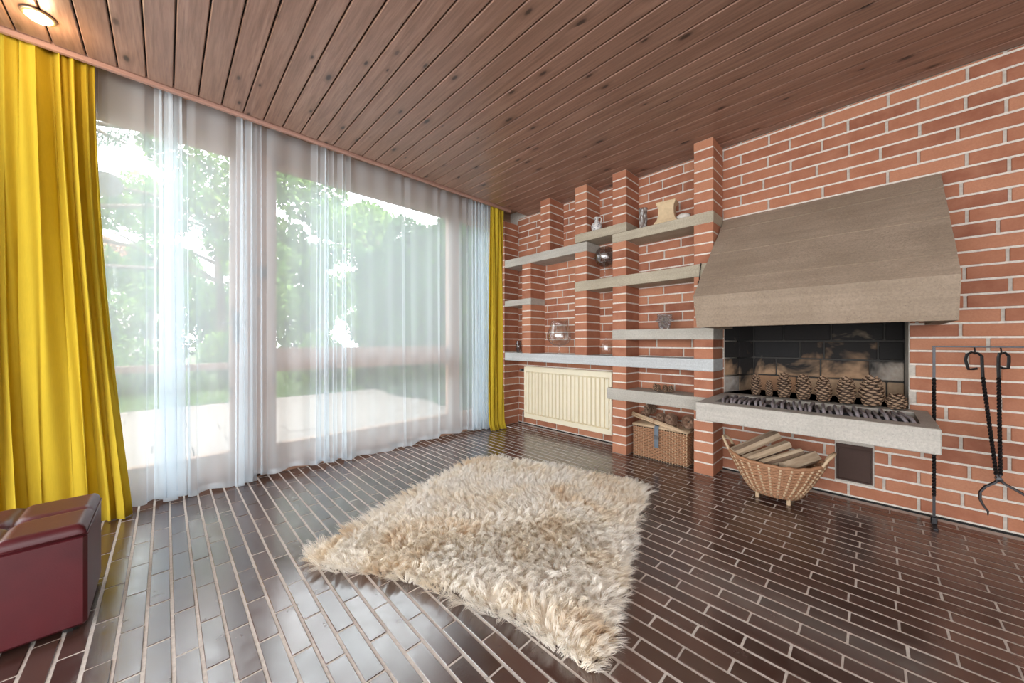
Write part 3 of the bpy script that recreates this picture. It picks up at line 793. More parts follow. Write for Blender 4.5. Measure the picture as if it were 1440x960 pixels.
def log(label, p0, p1, r, spin, seed):
    rg = random.Random(seed); p0, p1 = Vector(p0), Vector(p1); L = (p1 - p0).length
    # wedge cross section : two split faces and a round bark side
    cs = [(-.05 * r, -.75 * r), (.9 * r, -.05 * r), (.72 * r, .42 * r), (.30 * r, .72 * r), (-.28 * r, .70 * r), (-.75 * r, .38 * r), (-.88 * r, -.10 * r)]
    b = MB(); vs = []; m = 6; n_ = len(cs)
    for k in range(m):
        for (x, y) in cs: vs.append((x * (1 + rg.uniform(-.06, .06)), y * (1 + rg.uniform(-.06, .06)), L * k / (m - 1)))
    fs = [(k * n_ + i, k * n_ + (i + 1) % n_, (k + 1) * n_ + (i + 1) % n_, (k + 1) * n_ + i) for k in range(m - 1) for i in range(n_)]
    fs += [tuple(reversed(range(n_))), tuple((m - 1) * n_ + i for i in range(n_))]
    b.add(vs, fs); me = b.mesh('log'); me.materials.append(M['log']); me.materials.append(M['bark'])
    for pi_, p in enumerate(me.polygons):
        if pi_ < (m - 1) * n_ and (pi_ % n_) in (3,): p.material_index = 1
    o = link('firewood_log', me); o.location = p0
    o.rotation_euler = ((p1 - p0).to_track_quat('Z', 'Y') @ Matrix.Rotation(spin, 3, 'Z').to_quaternion()).to_euler()
    tag(o, label, 'log', 'split logs in the basket'); return o
log('longest split log, topmost in the basket, pointing at the wall', (2.70, .655, .262), (2.90, .45, .385), .040, .6, 1)
log('pale split log lying next to the longest one in the basket', (2.68, .585, .235), (2.86, .385, .340), .038, 2.4, 2)
log('narrow split log in the middle of the basket', (2.69, .495, .222), (2.86, .315, .300), .034, 1.2, 3)
log('grey weathered log end at the basket side away from the pillar', (2.70, .385, .235), (2.87, .252, .295), .044, 3.4, 4)
log('short dark split log low in the back of the basket', (2.80, .60, .19), (2.90, .33, .21), .045, .2, 5)

# ------------------------------------------------------------------ SHELF ORNAMENTS
def lathe_obj(name, prof, mat, loc, label, cat, n=28, parent=None):
    b = MB(); b.lathe(prof, n); o = b.build(name, mat, parent, True); o.location = loc
    if label: tag(o, label, cat)
    return o
# jug with handle
jg = empty('stoneware_jug', (2.965, 1.866, 2.0505)); tag(jg, 'small grey and white patterned jug with a handle on the shelf', 'jug')
t = NT('patterned_glaze'); v = t.coord(); vo = t.voro(v, 55); c = t.ramp(vo, [(.2, (.16, .17, .22)), (.42, (.62, .60, .58)), (.8, (.72, .70, .67))]); M['jug'] = t.finish(t.bsdf(c, .3))
lathe_obj('body', [(0, 0), (.034, 0), (.048, .025), (.052, .05), (.042, .08), (.020, .10), (.016, .115), (.020, .13), (.024, .142), (.018, .142), (.012, .12), (0, .12)], M['jug'], (0, 0, 0), None, None, 24, jg)
b = MB(); b.tube([(.0, -.018, .132), (0, -.040, .135), (0, -.052, .115), (0, -.046, .085), (0, -.040, .075)], .005, 7); b.build('handle', M['jug'], jg, True)
# textured glass vase
t = NT('crackled_glass'); v = t.coord((1, 1, .45)); vo = t.voro(v, 60); n_ = t.noise(v, 30, 3)
c = t.ramp(vo, [(.1, (.75, .75, .74)), (.45, (.36, .30, .27)), (.9, (.20, .14, .12))]); bs = t.bsdf(c, .12, t.bump(vo, 1.0, .01), Transmission_Weight=.35, Specular_IOR_Level=.8); M['crackle'] = t.finish(bs)
lathe_obj('glass_vase', [(0, 0), (.034, 0), (.036, .01), (.033, .05), (.036, .09), (.032, .14), (.034, .165), (.038, .185), (.033, .185), (.028, .16), (.026, .02), (0, .02)], M['crackle'], (2.97, 1.405, 1.9685), 'narrow cylindrical textured glass vase beside a brick pillar', 'vase')
# square stone vase, waisted with a flared foot and a lip
sv = empty('stone_vase', (2.985, 1.205, 1.9685), .12); tag(sv, 'square waisted beige stone vase with flared foot', 'vase')
lv = [(.092, 0), (.090, .018), (.072, .040), (.062, .075), (.060, .12), (.063, .150), (.074, .168), (.076, .188), (.050, .188), (.046, .10)]
b = MB(); vs = []; fs = []
for (r, z) in lv:
    for (sx, sy) in ((-.62, -1), (.62, -1), (.62, 1), (-.62, 1)): vs.append((sx * r, sy * r, z))
for k in range(len(lv) - 1):
    for j in range(4): fs.append((k * 4 + j, k * 4 + (j + 1) % 4, k * 4 + 4 + (j + 1) % 4, k * 4 + 4 + j))
fs += [(3, 2, 1, 0), tuple(len(vs) - 4 + j for j in range(4))]
b.add(vs, fs); M['beige'] = m_plain('beige_sandstone', (.66, .50, .31), .8, 0, .4, 35, .35); b.build('body', M['beige'], sv)
b = MB(); b.box(-.05, .05, -.082, .082, -.0, .004); b.build('foot', M['beige'], sv)
# shell / coral lump
b = MB(); prof = []
me_v = []
for i in range(9):
    for j in range(14):
        th = PI * i / 8; ph = 2 * PI * j / 14; rr = 1 + .22 * math.sin(5 * ph + 2 * th) * math.sin(th)
        me_v.append((.030 * math.sin(th) * math.cos(ph) * rr, .048 * math.sin(th) * math.sin(ph) * rr, .026 + .026 * math.cos(th) * (1 + .15 * math.sin(3 * ph))))
fs = [(i * 14 + j, i * 14 + (j + 1) % 14, (i + 1) * 14 + (j + 1) % 14, (i + 1) * 14 + j) for i in range(8) for j in range(14)]
b.add(me_v, fs); o = b.build('sea_shell', m_plain('white_shell', (.70, .66, .60), .6, 0, .3, 40, .3), None, True); o.location = (2.95, 1.062, 1.9685); tag(o, 'small whitish shell beside the square stone vase', 'shell')
# glass globe on stem
gg = empty('globe_goblet', (2.965, 1.775, 1.5855)); tag(gg, 'round smoky glass globe on a thin stem, half hidden by a pillar', 'goblet')
R_ = .098
pr = [(R_ * math.sin(a), .215 - R_ * math.cos(a)) for a in np.linspace(.06, 2.65, 20)]
pri = [((R_ - .004) * math.sin(a), .215 - (R_ - .004) * math.cos(a)) for a in np.linspace(2.65, .06, 20)]
lathe_obj('bowl', pr + pri, M['smoked'], (0, 0, 0), None, None, 32, gg)
lathe_obj('stem', [(0, 0), (.042, 0), (.042, .003), (.008, .010), (.005, .03), (.005, .10), (.010, .118), (0, .118)], M['glassware'], (0, 0, 0), None, None, 20, gg)
# crystal bucket with two knobs
t = NT('cut_crystal'); v = t.coord(); vo = t.voro(v, 75); tp = t.n('ShaderNodeBsdfTransparent'); tp.inputs[0].default_value = (.85, .85, .85, 1); gl = t.n('ShaderNodeBsdfGlossy'); gl.inputs['Roughness'].default_value = .06; t.set(gl.inputs['Normal'], t.bump(vo, 1.0, .02)); mx = t.n('ShaderNodeMixShader'); t.set(mx.inputs[0], t.maprange(vo, .15, .6, .75, .25)); t.t.links.new(tp.outputs[0], mx.inputs[1]); t.t.links.new(gl.outputs[0], mx.inputs[2]); M['crystal'] = t.finish(mx)
cb = empty('crystal_bucket', (2.955, 1.213, 1.1035)); tag(cb, 'small cut crystal ice bucket with a knob on each side', 'ice bucket')
lathe_obj('body', [(0, 0), (.040, 0), (.044, .01), (.054, .07), (.060, .122), (.056, .122), (.048, .06), (.038, .012), (0, .012)], M['crystal'], (0, 0, 0), None, None, 24, cb)
for sg in (1, -1): lathe_obj('knob', [(0, -.011), (.008, -.008), (.011, 0), (.008, .008), (0, .011)], M['crystal'], (0, sg * .066, .072), None, None, 10, cb)
# brandy snifter
sn = empty('brandy_glass', (2.985, 2.335, .8685)); tag(sn, 'oversized clear brandy glass on the long shelf', 'glass')
pr = [(.012, .085), (.06, .092), (.10, .115), (.122, .155), (.126, .19), (.118, .24), (.098, .30), (.082, .355)]
lathe_obj('bowl', pr + [(r - .003, z + .001) for (r, z) in reversed(pr)], M['glassware'], (0, 0, 0), None, None, 36, sn)
lathe_obj('foot', [(0, 0), (.07, 0), (.07, .003), (.02, .012), (.010, .03), (.010, .06), (.022, .084), (0, .084)], M['glassware'], (0, 0, 0), None, None, 28, sn)
pr = [(.050, 0), (.051, .06), (.051, .09), (.046, .115), (.033, .135), (.012, .146)]
o = lathe_obj('bell_jar', pr + [(.010, .15), (.013, .158), (.008, .166), (0, .168)], M['glassware'], (2.985, 1.775, .8685), 'small domed glass jar beside the pillar on the long shelf', 'jar')
lathe_obj('dark_tumbler', [(0, 0), (.026, 0), (.030, .14), (.028, .14), (.024, .01), (0, .01)], M['smoked'], (2.985, 2.94, .8685), 'slim dark tumbler in the shadowed corner of the long shelf', 'glass')
# candle ring of bark pieces
cr = empty('cone_candle_ring', (2.985, 1.235, .5775)); tag(cr, 'ring of small cone pieces lying on the lowest shelf', 'decoration')
cme = cone_mesh('cone_piece', .052, .024, 77, 40)
for k in range(7):
    a = 2 * PI * k / 7; o = link('cone_piece', cme, cr, (.035 * math.cos(a), .066 * math.sin(a), .004)); o.rotation_euler = (0, 0, a); o.scale = (1, 1, random.uniform(.8, 1.1))

# ------------------------------------------------------------------ OTTOMAN
t = NT('burgundy_leather'); v = t.coord(); n1 = t.noise(v, 5, 4); vo = t.voro(v, 220)
c = t.mix(t.maprange(n1, .35, .7, 0, 1), (.065, .005, .009), (.10, .009, .014))
M['leather'] = t.finish(t.bsdf(c, .40, t.bump(vo, .08, .002), Specular_IOR_Level=.5))
ot = empty('ottoman', (-.385, 2.105, 0)); tag(ot, 'dark burgundy leather cube ottoman with a tufted top', 'ottoman')
hw = .190
b = MB(); b.cbox(-hw, hw, -hw, hw, .018, .332, .010); b.build('body', M['leather'], ot)
# padded, tufted cushion top : grid with creases
N = 40; V = []; F = []
for i in range(N + 1):
    for j in range(N + 1):
        x = -1 + 2 * i / N; y = -1 + 2 * j / N
        ex = max(abs(x), abs(y)); edge = max(0, (ex - .86) / .14)
        z = .368 - .020 * edge ** 2.5
        bx, by = x * 1.0, y * 1.0
        cr_ = min(abs(bx), abs(by)); z -= .012 * math.exp(-(cr_ / .05) ** 2) * (1 - edge)
        z -= .016 * math.exp(-((bx * bx + by * by) / .02))
        V.append((x * (hw + .002 - .006 * edge), y * (hw + .002 - .006 * edge), z))
for i in range(N):
    for j in range(N): F.append((i * (N + 1) + j, (i + 1) * (N + 1) + j, (i + 1) * (N + 1) + j + 1, i * (N + 1) + j + 1))
b = MB(); b.add(V, F)
ring = [i * (N + 1) for i in range(N + 1)] + [N * (N + 1) + j for j in range(1, N + 1)] + [i * (N + 1) + N for i in range(N - 1, -1, -1)] + [j for j in range(N - 1, 0, -1)]
base = len(b.v)
for r_ in ring: p = V[r_]; b.v.append((p[0] * 1.012, p[1] * 1.004, .3325))
for k in range(len(ring)):
    k2 = (k + 1) % len(ring); b.f.append((ring[k2], ring[k], base + k, base + k2))
b.build('cushion', M['leather'], ot, True)
lathe_obj('button', [(0, 0), (.012, 0), (.012, .004), (.006, .008), (0, .009)], M['leather'], (0, 0, .340), None, None, 14, ot)
b = MB(); b.tube([(-hw, -hw, .3325), (hw, -hw, .3325), (hw, hw, .3325), (-hw, hw, .3325)], .0035, 6, closed=True); b.build('seam', M['leather'], ot, True)
for sx in (-1, 1):
    for sy in (-1, 1):
        b = MB(); b.lathe([(0, 0), (.018, 0), (.018, .018), (0, .018)], 10, (sx * .15, sy * .15, 0)); b.build('foot', M['dark'], ot)

# ------------------------------------------------------------------ SHEEPSKIN RUG
rug = empty('sheepskin_rug', (1.35, 1.40, 0)); tag(rug, 'cream long-haired sheepskin rug with tan patches on the floor', 'rug')
cx, cy0 = 1.35, 1.40
def shrink(q):
    out = []
    for (x, y) in RUG:
        v2 = Vector((x - cx, y - cy0)); v2 = v2 * (1 - q / v2.length); out.append((v2.x, v2.y))
    return out
inset = shrink(.095)
b = MB(); n = len(inset)
b.add([(x, y, .002) for x, y in inset] + [(x, y, .016) for x, y in inset], [tuple(range(n - 1, -1, -1)), tuple(range(n, 2 * n))] + [(i, (i + 1) % n, n + (i + 1) % n, n + i) for i in range(n)])
b.build('hide', m_plain('cream_hide', (.88, .82, .70), .9), rug)
# fur : tapering strands, bunched into locks
rs = np.random.RandomState(3)
poly = np.array(shrink(.05)); n = len(poly)
def inside_np(P):
    r = np.zeros(len(P), bool); x, y = P[:, 0], P[:, 1]
    for i in range(n):
        x0, y0 = poly[i]; x1, y1 = poly[(i + 1) % n]
        cnd = ((y0 > y) != (y1 > y)); xi = (x1 - x0) * (y - y0) / (y1 - y0 + 1e-12) + x0
        r ^= cnd & (x < xi)
    return r
def sample(k):
    out = []
    got = 0
    while got < k:
        P = np.stack([rs.uniform(poly[:, 0].min(), poly[:, 0].max(), k), rs.uniform(poly[:, 1].min(), poly[:, 1].max(), k)], 1)
        P = P[inside_np(P)]; out.append(P); got += len(P)
    return np.concatenate(out)[:k]
NL = 6500; NSTR = 140000
locks = sample(NL); P = sample(NSTR)
# nearest lock via grid hashing
cell = .03; from collections import defaultdict
H = defaultdict(list)
for i, (x, y) in enumerate(locks): H[(int(x // cell), int(y // cell))].append(i)
near = np.zeros(NSTR, int)
for i, (x, y) in enumerate(P):
    gx, gy = int(x // cell), int(y // cell); best = -1; bd_ = 9
    for a in (-1, 0, 1):
        for c_ in (-1, 0, 1):
            for j in H.get((gx + a, gy + c_), ()):
                d_ = (locks[j, 0] - x) ** 2 + (locks[j, 1] - y) ** 2
                if d_ < bd_: bd_ = d_; best = j
    near[i] = best if best >= 0 else rs.randint(NL)
def flow(Q):            # two skins side by side, hair combed outwards from each spine
    d = np.zeros_like(Q)
    for (sx, sy) in ((-.28, .22), (.34, -.12)):
        v_ = Q - np.array([sx, sy]); w = np.exp(-(v_ ** 2).sum(1) / .22)[:, None]; d += v_ * w * 2.2
    ang = 2.2 * np.sin(Q[:, 0] * 5.1 + 1.7 * np.sin(Q[:, 1] * 4.3)) + 1.4 * np.sin(Q[:, 1] * 6.3)
    d += .30 * np.stack([np.cos(ang), np.sin(ang)], 1)
    return d
dl = flow(locks) + rs.normal(0, .30, (NL, 2)); nrm = np.linalg.norm(dl, axis=1, keepdims=True); dl = dl / np.maximum(nrm, .6)
ll = rs.uniform(.045, .080, NL); hl_ = rs.uniform(.022, .045, NL)
def edge_info(Q):
    best = np.full(len(Q), 9.0); nr_ = np.zeros_like(Q)
    for i in range(n):
        A_, B_ = poly[i], poly[(i + 1) % n]; ab = B_ - A_; t_ = np.clip(((Q - A_) @ ab) / (ab @ ab), 0, 1); d_ = Q - (A_ + t_[:, None] * ab); L_ = np.linalg.norm(d_, axis=1)
        m_ = L_ < best; best[m_] = L_[m_]; o_ = -d_ / np.maximum(L_, 1e-6)[:, None]; nr_[m_] = o_[m_]
    return best, nr_
ed, en = edge_info(locks); we = np.clip(1 - ed / .07, 0, 1)[:, None]
dl = dl * (1 - we * .6) + en * we * .8; hl_ = hl_ * (1 - .30 * we[:, 0])
tip = np.concatenate([locks + dl * ll[:, None], (.014 + hl_)[:, None]], 1)
edP, _ = edge_info(P)
root = np.concatenate([P, np.where(edP < .09, .004, .014)[:, None]], 1)
T_ = tip[near]
lean = dl[near] * (ll[near] * rs.uniform(.7, 1.1, NSTR))[:, None]
own = np.concatenate([P + lean, (.014 + hl_[near] * rs.uniform(.75, 1.15, NSTR))[:, None]], 1)
tipP = own * .45 + T_ * .55 + rs.normal(0, .004, (NSTR, 3)); tipP[:, 2] = np.maximum(tipP[:, 2], .008)
mid = root * .5 + tipP * .5; mid[:, 2] += hl_[near] * .28; mid += rs.normal(0, .003, (NSTR, 3))
# locks near the outline droop over the edge
side_ = rs.normal(0, 1, (NSTR, 2)); side_ /= np.linalg.norm(side_, axis=1, keepdims=True)
wd = rs.uniform(.0007, .0015, NSTR)[:, None]
s3 = np.concatenate([side_ * wd, np.zeros((NSTR, 1))], 1)
V = np.empty((NSTR * 5, 3)); V[0::5] = root - s3; V[1::5] = root + s3; V[2::5] = mid + s3 * .9; V[3::5] = mid - s3 * .9; V[4::5] = tipP
k5 = np.arange(NSTR) * 5
F = np.concatenate([np.stack([k5, k5 + 1, k5 + 2], 1), np.stack([k5, k5 + 2, k5 + 3], 1), np.stack([k5 + 3, k5 + 2, k5 + 4], 1)])
t = NT('sheep_wool'); v = t.coord(); n1 = t.noise(v, 3.6, 3, .55, .6); n2 = t.noise(v, 22, 3); isl = t.island()
c = t.ramp(n1, [(.42, (.97, .95, .91)), (.57, (.95, .90, .81)), (.72, (.84, .70, .52))])
c = t.mix(t.maprange(n2, .45, .7, 0, .5), c, (.97, .96, .93)); c = t.mix(t.maprange(isl, 0, 1, 0, .18), c, (.88, .77, .60))
d = t.n('ShaderNodeBsdfDiffuse'); t.set(d.inputs[0], c); tr = t.n('ShaderNodeBsdfTranslucent'); t.set(tr.inputs[0], c); mx = t.n('ShaderNodeMixShader'); mx.inputs[0].default_value = .42
t.t.links.new(d.outputs[0], mx.inputs[1]); t.t.links.new(tr.outputs[0], mx.inputs[2]); M['wool'] = t.finish(mx)
fur = np_mesh('fur', V, F, M['wool'], rug); tag(fur, kind='stuff')

# ------------------------------------------------------------------ WINDOW WALL
XL, XR = -3.0, 2.88
def bar(name, mat, x0, x1, z0, z1, y0, y1, parent, bev=.004):
    b = MB(); b.cbox(x0, x1, y0, y1, z0, z1, bev); return b.build(name, mat, parent)
b = MB(); b.box(XL, XP + .24, YG + .01, YG + .12, 2.40, ZC + .098); b.box(XL, XP + .24, YG + .02, YG + .14, -.10, .0)
ww_ = b.build('wall_window', M['header']); tag(ww_, 'brown wooden header above the garden windows', 'wall', kind='structure')
def unit(name, label, x0, x1, rail, st0=.055, st1=.055, extra=True):
    w = empty(name, ((x0 + x1) / 2, YG + .05, 0)); tag(w, label, 'window' if name.startswith('window') else 'door', kind='structure')
    m = (x0 + x1) / 2; a, c_ = x0 - m, x1 - m
    yb, yf = -.035, .035
    bar('stile', M['frame'], a, a + st0, .02, 2.399, yb, yf, w); bar('stile', M['frame'], c_ - st1, c_, .02, 2.399, yb, yf, w)
    bar('top_rail', M['frame_h'], a + st0, c_ - st1, 2.345, 2.399, yb, yf, w)
    bar('bottom_rail', M['frame_h'], a + st0, c_ - st1, .02, .205, yb, yf, w)
    zs = [.205, 2.345]
    if rail:
        bar('middle_rail', M['frame_h'], a + st0, c_ - st1, rail[0], rail[1], yb + .003, yf, w); panes = [(.205, rail[0]), (rail[1], 2.345)]
    else: panes = [(.205, 2.345)]
    for (p, q) in panes:
        b = MB(); b.box(a + st0, c_ - st1, .004, .009, p, q); b.build('pane', M['pane'], w)
    return w
door = unit('door_1', 'glazed wooden patio door with a thin middle rail behind the sheer curtain', -.70, .39, (.80, .845), .06, .058)
b = MB(); b.cbox(-.008, .004, -.018, .018, -.11, .11, .004); o = b.build('handle_plate', M['steel_dark'], door); o.location = (.52, -.040, 1.10); o.rotation_euler = (0, 0, PI / 2)
b = MB(); b.tube([(.52, -.045, 1.13), (.52, -.085, 1.13), (.47, -.09, 1.13), (.42, -.09, 1.125)], .008, 8); b.build('lever', M['steel_dark'], door, True)
b = MB(); b.cbox(.395, .578, YG - .03, YG + .10, .0, 2.40, .005)
post = b.build('trim_2', M['frame']); tag(post, 'thick pine post between the patio door and the fixed window', 'post', kind='structure')
b = MB(); b.cbox(.44, .54, YG - .045, YG - .0305, 1.505, 1.525, .003); b.cbox(.50, .535, YG - .05, YG - .0305, 1.47, 1.555, .003)
tag(b.build('window_latch', M['steel_dark']), 'small metal latch on the thick pine post', 'latch')
unit('window_1', 'large fixed window with a broad middle rail behind the sheer curtain', .583, 2.30, (.768, .950), .03, .095)
unit('window_2', 'narrow window strip beside the brick corner pillar', 2.305, XR, None, .04, .05)
unit('window_3', 'tall garden window behind the bunched yellow curtain', -1.85, -.705, None)
unit('window_4', 'tall garden window beyond the yellow curtain', -2.99, -1.855, None)
b = MB(); b.box(-3.0, XP + .24, YG - .03, YG + .12, .0, .019)
tag(b.build('trim_3', M['frame_h']), 'low wooden threshold under the garden windows', 'trim', kind='structure')

# unseen rest of the room : plastered walls, openings added to let skylight in
b = MB()
for (y0, y1, z0, z1) in ((-2.72, 3.4, 0, .12), (-2.72, 3.4, 2.42, ZC + .1), (-2.72, -2.5, .12, 2.42), (2.8, 3.4, .12, 2.42)): b.box(-3.12, -3.0, y0, y1, z0, z1)
tag(b.build('wall_left', M['plaster']), 'unseen white plaster wall opposite the brick wall, with a wide opening added for skylight', 'wall', kind='structure')
b = MB()
for (x0, x1, z0, z1) in ((-3.0, 3.5, 0, .25), (-3.0, 3.5, 2.3, ZC + .1), (-3.0, -1.8, .25, 2.3), (-.6, 3.5, .25, 2.3)): b.box(x0, x1, -2.72, -2.6, z0, z1)
tag(b.build('wall_back', M['plaster']), 'unseen white plaster wall facing the garden windows, with an opening added for skylight', 'wall', kind='structure')

# ------------------------------------------------------------------ CURTAINS
def sheet(fn, nu, nv):
    V = [fn(i / nu, j / nv) for i in range(nu + 1) for j in range(nv + 1)]
    F = [(i * (nv + 1) + j, (i + 1) * (nv + 1) + j, (i + 1) * (nv + 1) + j + 1, i * (nv + 1) + j + 1) for i in range(nu) for j in range(nv)]
    return np.array(V), np.array(F)
def sheer_panel(x0, x1, clusters, seed, label, zb=.022, nu=900, yb=3.112):
    rg = random.Random(seed)
    ph = [rg.uniform(0, 6.28) for _ in range(6)]
    def dens(x):
        return sum(a * math.exp(-((x - c_) / w) ** 2) for (c_, w, a) in clusters)
    us = np.linspace(0, 1, nu + 1)
    phase = np.cumsum([1.0 + 3.0 * dens(x0 + (x1 - x0) * u) for u in us]) * (x1 - x0) / nu * 2 * PI / .17
    def f(u, v):
        x = x0 + (x1 - x0) * u; k = int(round(u * nu)); p = phase[k]; d_ = dens(x)
        z = zb + (2.565 - zb) * v
        low = 1 - v
        A = .006 + .020 * d_ + .006 * low; A = min(A, .034)
        y = yb + A * math.sin(p + .5 * math.sin(3 * v + ph[0])) + .006 * math.sin(p * .37 + ph[1] + 1.5 * v) - .020 * low
        xx = x + .030 * min(d_, 1.1) * math.sin(2 * p + ph[2]) * (.5 + .5 * low) + .012 * math.sin(5 * x + ph[3]) * low
        zz = z + (.018 * math.sin(4.1 * x + ph[4]) + .012 * math.sin(p * .5)) * max(0, 1 - v * 8)
        return (xx, min(y, YG - .055), max(zz, .004))
    V, F = sheet(f, nu, 26)
    o = np_mesh('sheer_curtain', V, F, M['sheer'], None, True); tag(o, label, 'curtain', 'white sheer curtains')
    # hem : denser doubled strip at the foot
    V2, F2 = sheet(lambda u, v: (lambda p: (p[0], p[1] - .003, p[2]))(f(u, v * .014)), nu, 1)
    h = np_mesh('hem', V2, F2, M['sheer'], o, True)
    return o
sheer_panel(-1.3, .47, [(.02, .09, 1.0), (.40, .06, .8), (-.28, .05, .4)], 1, 'white sheer curtain hanging in front of the patio door', yb=3.098)
sheer_panel(.43, 2.70, [(.50, .05, .5), (.92, .09, .7), (1.08, .06, .6), (1.62, .05, .35), (2.0, .06, .3), (2.58, .22, 1.1)], 2, 'white sheer curtain in front of the broad fixed window')
def drape(label, x0, x1, yc, A, nf, spread, seed, y_toe=0.0, x_toe=0.0, nu=420):
    rg = random.Random(seed); ph = [rg.uniform(0, 6.28) for _ in range(8)]
    def f(u, v):
        low = 1 - v; top = v
        wx = (x1 - x0) * (1 + spread * low ** 1.6); xm_ = (x0 + x1) / 2 + x_toe * low ** 1.5
        p = 2 * PI * nf * (u + .045 * math.sin(2 * PI * u * 1.7 + ph[0]) + .022 * math.sin(9 * u + 2.4 * v + ph[1]))
        x = xm_ + (u - .5) * wx + .012 * math.sin(2 * p + ph[2]) * (.6 + .4 * low) + .010 * math.sin(3.1 * v + 11 * u + ph[5]) * low
        a = A * (.40 + .80 * math.sin(5 * u + 1.3 * v + ph[3]) ** 2) * (.75 + .35 * math.sin(2.3 * v + ph[4]) ** 2)
        y = yc + a * (math.sin(p) + .25 * math.sin(2.3 * p + 3 * v + ph[6])) + .012 * math.sin(p * .5 + 4 * v) + .004 * math.sin(3.7 * p + 9 * v) - y_toe * low ** 3
        z = .006 + (2.555 - .006) * v
        if v < .03: y -= (.03 - v) * 1.2; z = max(.004, z)
        return (x, y, z)
    V, F = sheet(f, nu, 40)
    o = np_mesh('yellow_curtain', V, F, M['yellow'], None, True)
    md = o.modifiers.new('thick', 'SOLIDIFY'); md.thickness = .0015
    tag(o, label, 'curtain', 'yellow curtains'); return o
drape('wide mustard yellow curtain bunched behind the burgundy ottoman', -.80, -.275, 3.008, .030, 8, .26, 11, .0, .055)
drape('narrow mustard yellow curtain gathered beside the corner pillar', 2.60, 2.79, 3.005, .026, 4, .10, 12, .0, .0, 240)

# ------------------------------------------------------------------ DOWNLIGHT
dn = empty('downlight', (-.422, 2.712, ZC)); tag(dn, 'round glowing downlight in the ceiling above the yellow curtain', 'lamp')
lathe_obj('ring', [(.040, -.001), (.050, -.002), (.054, -.006), (.050, -.012), (.042, -.013), (.040, -.008)], m_plain('brass_ring', (.55, .42, .24), .3, .8), (0, 0, 0), None, None, 32, dn)
t = NT('lit_lamp_glass'); e = t.n('ShaderNodeEmission'); e.inputs[0].default_value = (1.0, .88, .72, 1); e.inputs[1].default_value = 7.0; M['lamp'] = t.finish(e)
lathe_obj('lamp_glass', [(.040, -.009), (.040, -.016), (.032, -.022), (.016, -.026), (0, -.027)], M['lamp'], (0, 0, 0), None, None, 28, dn)
cl = bpy.data.lights.new('downlight_bulb', 'POINT'); cl.energy = 1.6; cl.color = (1, .72, .42); cl.shadow_soft_size = .04
co = bpy.data.objects.new('downlight_bulb', cl); C.objects.link(co); co.parent = dn; co.location = (0, 0, -.075)

# ------------------------------------------------------------------ GARDEN
GZ = -.12
def m_leaf(name, cols, trans=.35):
    t = NT(name); r = t.island(); c = t.ramp(r, [(0, cols[0]), (.5, cols[1]), (1, cols[2])])
    d = t.n('ShaderNodeBsdfDiffuse'); t.set(d.inputs[0], c); tr = t.n('ShaderNodeBsdfTranslucent'); t.set(tr.inputs[0], c); mx = t.n('ShaderNodeMixShader'); mx.inputs[0].default_value = trans
    t.t.links.new(d.outputs[0], mx.inputs[1]); t.t.links.new(tr.outputs[0], mx.inputs[2]); return t.finish(mx)
M['leaf'] = m_leaf('tree_leaves', [(.06, .12, .03), (.12, .21, .055), (.24, .33, .09)])
M['ivy'] = m_leaf('ivy_leaves', [(.03, .065, .025), (.055, .11, .04), (.10, .165, .06)])
M['pine'] = m_leaf('pine_needles', [(.03, .07, .045), (.05, .11, .07), (.09, .16, .09)], .15)
M['trunk'] = m_plain('tree_bark', (.13, .095, .07), .95, 0, .7, 25, .5)
M['grass'] = m_leaf('grass_blades', [(.08, .16, .035), (.13, .22, .05), (.20, .29, .08)])
M['slab_out'] = m_plain('pink_grey_paving', (.22, .18, .155), .9, 0, .3, 12, .25)
b = MB(); b.box(-16, 20, 3.36, 60, GZ - .4, GZ - .03); lawn = b.build('ground', m_plain('garden_soil', (.10, .13, .05), 1, 0, 0, 4, .4)); tag(lawn, 'green garden lawn beyond the patio', 'lawn', kind='structure')
b = MB(); b.box(-5.0, 6.0, 3.36, 8.4, GZ - .03, GZ - .012); pt = b.build('patio', m_plain('patio_bed', (.05, .045, .04), 1)); tag(pt, 'pale patio of rectangular paving slabs outside the windows', 'patio', kind='structure')
bb = MB(); bb.cbox(-.295, .295, -.195, .195, -.02, .012, .005); sme = bb.mesh('paving_slab'); sme.materials.append(M['slab_out'])
for r_ in range(12):
    y = 3.60 + r_ * .40
    for k in range(17):
        x = -4.6 + k * .60 + (r_ % 2) * .3
        if x < 5.6: link('paving_slab', sme, pt, (x, y, GZ + random.uniform(-.003, .003)))
